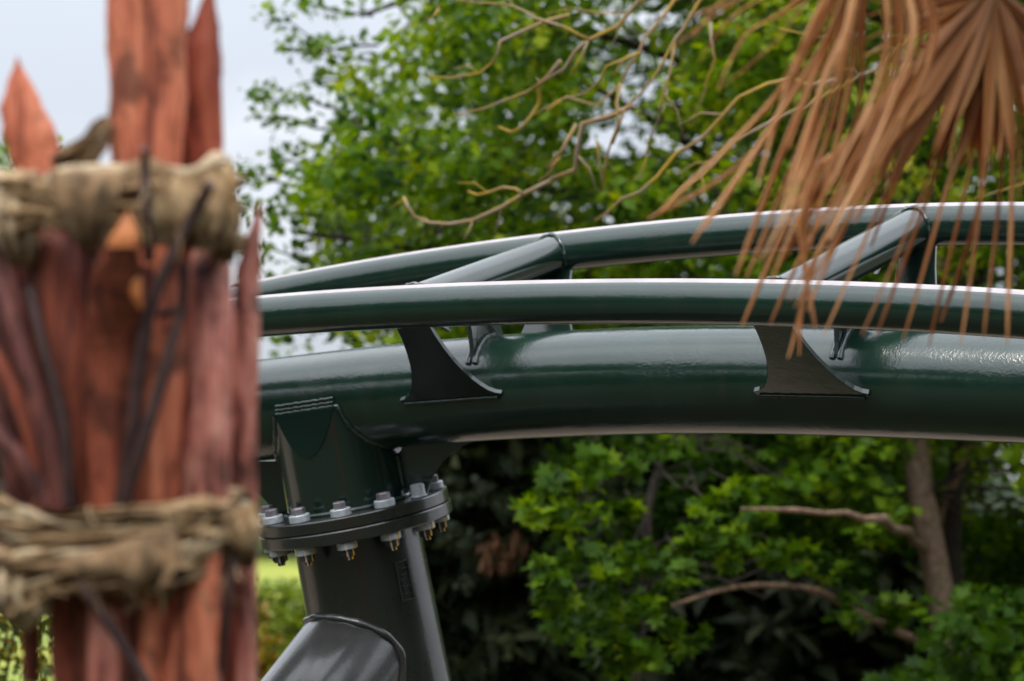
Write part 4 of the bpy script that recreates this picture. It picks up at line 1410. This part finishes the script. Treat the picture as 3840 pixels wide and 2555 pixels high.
for i, (ln, a, b) in enumerate(twl):
    r_ = random.Random(i)
    d0 = 10.6 + r_.uniform(-.35, .35)
    pts = [P(x, y, d0 + 0.02 * j + r_.gauss(0, .03)) for j, (x, y) in enumerate(ln)]
    if ln[0][0] > 3300: pts = [ttr[4 if ln[0][1] < 0 else 3]] + pts
    out = []
    for k in range(len(pts) - 1):
        L = (pts[k + 1] - pts[k]).length
        m = max(1, min(5, int(L / 0.07)))
        for j in range(m):
            q = pts[k].lerp(pts[k + 1], j / m)
            if j: q = q + Vector((r_.gauss(0, 1), r_.gauss(0, 1), r_.gauss(0, 1))) * min(0.011, L * 0.05)
            out.append(q)
    out.append(pts[-1])
    knob = [r_.uniform(.85, 1.2) for _ in out]
    rad_ = [(a + (b - a) * min(1, (k / (len(out) - 1)) ** .7)) * 0.85 * knob[k] for k in range(len(out))]
    V, F, _ = tube_geo(out, rad_, 7)
    for k in range(2, len(out) - 1):                     # side shoots at the nodes
        if r_.random() < 0.25:
            t_ = (out[k] - out[k - 1]).normalized()
            sd_ = Vector((r_.gauss(0, 1), r_.gauss(0, .6), r_.gauss(0, 1)))
            sd_ = (sd_ - t_ * sd_.dot(t_)).normalized()
            ln_ = r_.uniform(.04, .17)
            e1 = out[k] + (t_ * .6 + sd_ * .8) * ln_ * .5
            e2 = e1 + (t_ * .75 + sd_ * .5 + Vector((0, 0, -.25))) * ln_ * .6
            v, f, _ = tube_geo([out[k], e1, e2], [rad_[k] * .6, rad_[k] * .45, .0018], 5)
            F += [tuple(z + len(V) for z in q) for q in f]; V += v
    mesh("branch", V, F, M_LICHEN, br, True)

# --- shrubs and a far tree on the left
def shrub(name, x, y0, y1, d, w, label, mat, seed, cat="bush", group=None, per=26, size=0.06, nclu=70, tone=0.5):
    random.seed(seed)
    b = P(x, y1, d); b.z = 0
    t = tag(empty(name, b), label, cat, group)
    cs = []
    for _ in range(nclu):
        a = random.uniform(0, 6.28); q = random.random() ** .5
        zt = P(x, y0, d).z
        z = random.uniform(0.05, 1) ** 0.8 * zt
        rr = w * (0.55 + 0.45 * math.sin(math.pi * min(1, z / zt * 0.9 + 0.1)))
        cs.append(Vector((b.x + math.cos(a) * q * rr, b.y + math.sin(a) * q * rr, z)))
    cent, nrm, sz, tn = clusters_to_leaves(arr(cs), 0.16 * max(1, w * .8), per, size, 0.7, tone, 0.2, 0.18)
    leaf_cloud("foliage", cent, nrm, sz, tn, mat, t)
    twig_net("stems", [b, b + Vector((.05, .05, .02))], cs[::5], 0.012, 0.004, M_DBARK, t)
    return t


shrub("yellow_shrub", -20, 2020, 2900, 11.5, 0.38, "yellow and green shrub in the lower left corner behind the bundle", M_SHRUB, 31)
shrub("meadow_shrub", 1050, 2200, 2700, 19.0, 0.50, "yellow green shrub on the meadow behind the slanted brace", M_YLEAF, 32, tone=0.4, nclu=130)
shrub("meadow_shrub", 900, 2280, 2700, 16.5, 0.30, "orange tinted shrub peeking past the bundle's right edge", M_SHRUB, 33, tone=0.7, nclu=80)
lt = tag(empty("distant_tree", Vector((P(-80, 1500, 19).x, P(-80, 1500, 19).y, 0))), "distant pale green tree glimpsed left of the bundle", "tree")
tb_ = P(-80, 1500, 19); tb_.z = 0
ltp = [tb_, P(-80, 1600, 19), P(-70, 1200, 19), P(-60, 800, 19)]
tube("trunk", ltp, lambda s: 0.09 - 0.06 * s, M_DBARK, lt, 10)
LC = [P(random.gauss(-60, 120), random.uniform(560, 1350), 19 + random.gauss(0, .3)) for _ in range(110)]
cent, nrm, sz, tone = clusters_to_leaves(arr(LC), 0.22, 26, 0.065, 0.7, 0.5, 0.18, 0.15)
leaf_cloud("crown", cent, nrm, sz, tone, M_LEAF, lt)
twig_net("twigs", ltp[1:], LC[::4], 0.010, 0.003, M_DBARK, lt)

# --- far wood beyond the meadow and woodland all round behind the camera
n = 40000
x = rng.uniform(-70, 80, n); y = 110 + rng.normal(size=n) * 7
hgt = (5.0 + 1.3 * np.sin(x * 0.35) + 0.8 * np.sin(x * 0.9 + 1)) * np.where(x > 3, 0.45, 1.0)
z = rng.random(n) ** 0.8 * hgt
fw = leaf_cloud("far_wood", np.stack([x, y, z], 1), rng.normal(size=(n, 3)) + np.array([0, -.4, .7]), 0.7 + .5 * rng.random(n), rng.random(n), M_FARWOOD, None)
tag(fw, "far wood beyond the meadow, haze painted into its grey green leaves", kind="stuff")
n = 42000
az = rng.uniform(R(75), R(325), n)                  # clockwise from +Y, leaving the view and its left open
rad = rng.uniform(15, 22, n)
hgt = 6.8 + 1.5 * np.sin(az * 9) + 1.1 * np.sin(az * 23 + 1)
z = rng.random(n) ** 0.75 * hgt
wd = leaf_cloud("surrounding_woodland", np.stack([np.sin(az) * rad + 0.5, np.cos(az) * rad + 6, z], 1), rng.normal(size=(n, 3)) + np.array([0, 0, .8]), 0.40 + .35 * rng.random(n), rng.random(n), M_WOODLAND, None)
tag(wd, "leafy woodland surrounding the place behind the viewer", kind="stuff")

# ------------------------------------------------------------------ dead fan palm leaves, upper right
random.seed(5)
palm = tag(empty("fan_palm", Vector((P(5000, 2500, 5.4).x, P(5000, 2500, 5.4).y, 0))), "dead brown fan palm fronds hanging into the upper right", "palm")
pb = P(5000, 2500, 5.4); pb.z = 0
ptop = P(5000, -700, 5.45)
M_TRUNK = simple("fibrous_palm_trunk", (0.16, 0.10, 0.06), 0.95, 0, 40, 0.5, 1.0)
tube("trunk", [pb.lerp(ptop, k / 12) + Vector((0.02 * math.sin(k * 1.3), 0.02 * math.cos(k * 1.7), 0)) for k in range(13)], lambda s: 0.12 - 0.02 * s + 0.006 * math.sin(s * 60), M_TRUNK, palm, 18)


def blade(parent, path, wmax, tone, seed, name="leaf_segment", wst=0.0115):
    """long folded palm segment: V-shaped strip tapering to a thread"""
    r = random.Random(seed)
    pts = []
    for k in range(len(path) - 1):
        p0, p1, p2, p3 = path[max(k - 1, 0)], path[k], path[k + 1], path[min(k + 2, len(path) - 1)]
        for j in range(6):
            s = j / 6
            pts.append(0.5 * ((2 * p1) + (p2 - p0) * s + (2 * p0 - 5 * p1 + 4 * p2 - p3) * s * s + (3 * p1 - p0 - 3 * p2 + p3) * s ** 3))
    pts.append(path[-1])
    n = len(pts)
    tw = r.uniform(-0.85, 0.85); tw2 = r.uniform(-1.2, 1.2)
    V, F, A = [], [], []
    for i, p in enumerate(pts):
        s = i / (n - 1)
        t = (pts[min(i + 1, n - 1)] - pts[max(i - 1, 0)]).normalized()
        side = t.cross(Vector((0, 1, 0))).normalized()
        bk = side.cross(t).normalized()
        ang = tw + tw2 * s * s
        s1 = side * math.cos(ang) + bk * math.sin(ang)
        b1 = bk * math.cos(ang) - side * math.sin(ang)
        w = float(np.interp(s, [0, 0.08, 0.22, 0.36, 0.50, 0.9, 1.0], [wmax * .45, wmax * .8, wmax, wmax * .8, wst, wst * .85, wst * .35]))
        fold = 0.55 + 0.5 * s
        V += [p - s1 * w * 0.5 + b1 * w * 0.50 * fold, p, p + s1 * w * 0.46 + b1 * w * 0.42 * fold, p + b1 * 0.0016]
        tt = tone + 0.30 * s + 0.12 * math.sin(i * 0.55 + seed) + r.uniform(-.06, .06)
        A += [tt + .12, tt - .22, tt - .04, tt]  # fold shading painted in: dark crease, one half lighter than the other
    for i in range(n - 1):
        a = i * 4
        F += [(a, a + 1, a + 5, a + 4), (a + 1, a + 2, a + 6, a + 5), (a + 2, a + 3, a + 7, a + 6), (a + 3, a, a + 4, a + 7)]
    F += [(0, 3, 2, 1), ((n - 1) * 4, (n - 1) * 4 + 1, (n - 1) * 4 + 2, (n - 1) * 4 + 3)]
    return mesh(name, V, F, M_PALM, parent, False, ("tone", [min(1, max(0, q)) for q in A]))


def frond(hub_px, hub_d, segs, label, wmax, petiole, tone):
    hub = P(*hub_px, hub_d)
    st_ = tube("frond_stalk", [petiole, petiole.lerp(hub, .5) + Vector((0, 0, .05)), hub], lambda s: 0.016 - 0.006 * s, M_PALM2, palm, 10)
    tag(st_, label)
    for i, (mid, tip) in enumerate(segs):
        r = random.Random(i * 7 + int(hub_px[0]))
        d_t = hub_d + r.uniform(-0.16, 0.10)
        mids = [P(m[0], m[1], hub_d + (d_t - hub_d) * 0.5 + r.uniform(-.02, .02)) for m in mid]
        short = math.hypot(tip[0] - hub_px[0], tip[1] - hub_px[1]) < 900
        blade(st_, [hub] + mids + [P(tip[0], tip[1], d_t)], wmax * r.uniform(.55, 1.2), tone + r.uniform(-.26, .26), i + int(hub_px[0]), wst=0.004 if short else r.uniform(.0075, .0115))


M_PALM2 = simple("dry_palm_stalk", (0.20, 0.12, 0.05), 0.7, 0, 30, 0.35, 0.5)
H1 = (3725, -45)
c5 = lambda x, y: (2400 + x / 1.267, y / 1.267)
tr = [[(1420, 620), (1330, 930), (1050, 1590)], [(1480, 600), (1370, 930), (1120, 1600)], [(1560, 560), (1430, 960), (1245, 1620)], [(1600, 640), (1540, 960), (1375, 1650)],
      [(1640, 620), (1610, 1000), (1430, 1530)], [(1650, 600), (1612, 960), (1520, 1640)], [(1720, 600), (1710, 960), (1635, 1610)], [(1770, 560), (1775, 960), (1750, 1640)],
      [(1800, 400), (1805, 700), (1805, 945)], [(1860, 560), (1880, 960), (1900, 1600)], [(1940, 500), (2010, 900), (2080, 1500)], [(2000, 400), (2150, 800), (2300, 1250)], [(2100, 300), (2350, 500), (2600, 800)],
      [(1290, 660), (1090, 1080), (870, 1590)], [(1200, 640), (960, 1110), (800, 1480)], [(1150, 640), (830, 1100), (620, 1540)], [(1100, 600), (810, 850), (485, 1545)],
      [(1180, 560), (1020, 760), (960, 900)], [(1150, 520), (1000, 720), (900, 860)], [(1230, 560), (1080, 780), (1000, 900)], [(1260, 600), (1130, 860), (1020, 1060)],
      [(1340, 600), (1220, 880), (1100, 1180)], [(1120, 620), (880, 930), (690, 1240)], [(1160, 700), (850, 1180), (700, 1700)], [(1150, 720), (820, 1260), (760, 1690)], [(1050, 640), (790, 1000), (780, 1280), (830, 1570)],
      [(1400, 120), (1180, 210), (1040, 290)], [(1420, 60), (1200, 130), (1000, 230)], [(1380, 40), (1150, 60), (1000, 110)], [(1350, 0), (1150, 0), (900, 40)], [(1400, 180), (1250, 260), (1100, 330)],
      [(1500, 420), (1440, 640), (1360, 800)], [(1600, 400), (1560, 620), (1500, 800)], [(1680, 420), (1660, 640), (1600, 860)], [(1300, 420), (1120, 580), (960, 780)], [(1340, 480), (1180, 700), (1040, 870)]]
segs1 = [([c5(*q) for q in t[:-1]], c5(*t[-1])) for t in tr]
for t in tr[:24]:
    a_, b_ = t[0], t[1]
    j1, j2 = random.uniform(-45, 45), random.uniform(-40, 40)
    segs1.append(([c5(a_[0] + j1, a_[1] - 30)], c5((a_[0] + b_[0]) / 2 + j1 + j2 * .5, (a_[1] + b_[1]) / 2 + j2)))
frond(H1, 5.0, segs1, "broad dead brown palm fan with long drooping segments", 0.034, ptop, 0.38)
H2 = (3260, -330)
segs2 = [
    ([(3080, 60), (2830, 560)], (2423, 821)), ([(3080, 100), (2860, 420)], (2470, 800)), ([(3120, 100), (2840, 560)], (2597, 912)), ([(3100, 150), (2930, 420)], (2640, 860)),
    ([(3120, 120), (2960, 500)], (2755, 1035)), ([(3150, 120), (3010, 520)], (2796, 1045)), ([(3170, 120), (3060, 520)], (2850, 980)), ([(3190, 160), (3090, 560)], (2890, 1060)),
    ([(3000, 0), (2800, 130)], (2690, 340)), ([(2950, -60), (2750, 60)], (2620, 235)), ([(2930, -90), (2720, 30)], (2520, 180)), ([(2900, -130), (2700, 10)], (2600, 140)),
    ([(3060, 60), (2960, 300)], (2840, 700)), ([(3180, 100), (3130, 420)], (2990, 820)), ([(3220, 100), (3150, 480)], (3030, 960)), ([(3020, 0), (2900, 160)], (2700, 330)),
    ([(3140, 60), (3060, 280)], (2960, 560)), ([(3240, 60), (3220, 400)], (3120, 700)), ([(2960, -100), (2820, -20)], (2590, 60)), ([(3100, 20), (2990, 200)], (2880, 420))]
segs2 += [([(3310 + 25 * k, 60), (3270 + 12 * k, 330 + 20 * k)], (3140 - 18 * k + random.uniform(-60, 60), 700 + 55 * k + random.uniform(-80, 80))) for k in range(9)]
segs2 += [([(3200, 40), (3080, 330)], (2930 + 30 * k, 800 + 40 * k)) for k in range(4)]
frond(H2, 4.7, segs2, "straggly tan palm fan behind which twigs show, left of the broad one", 0.0135, ptop, 0.60)
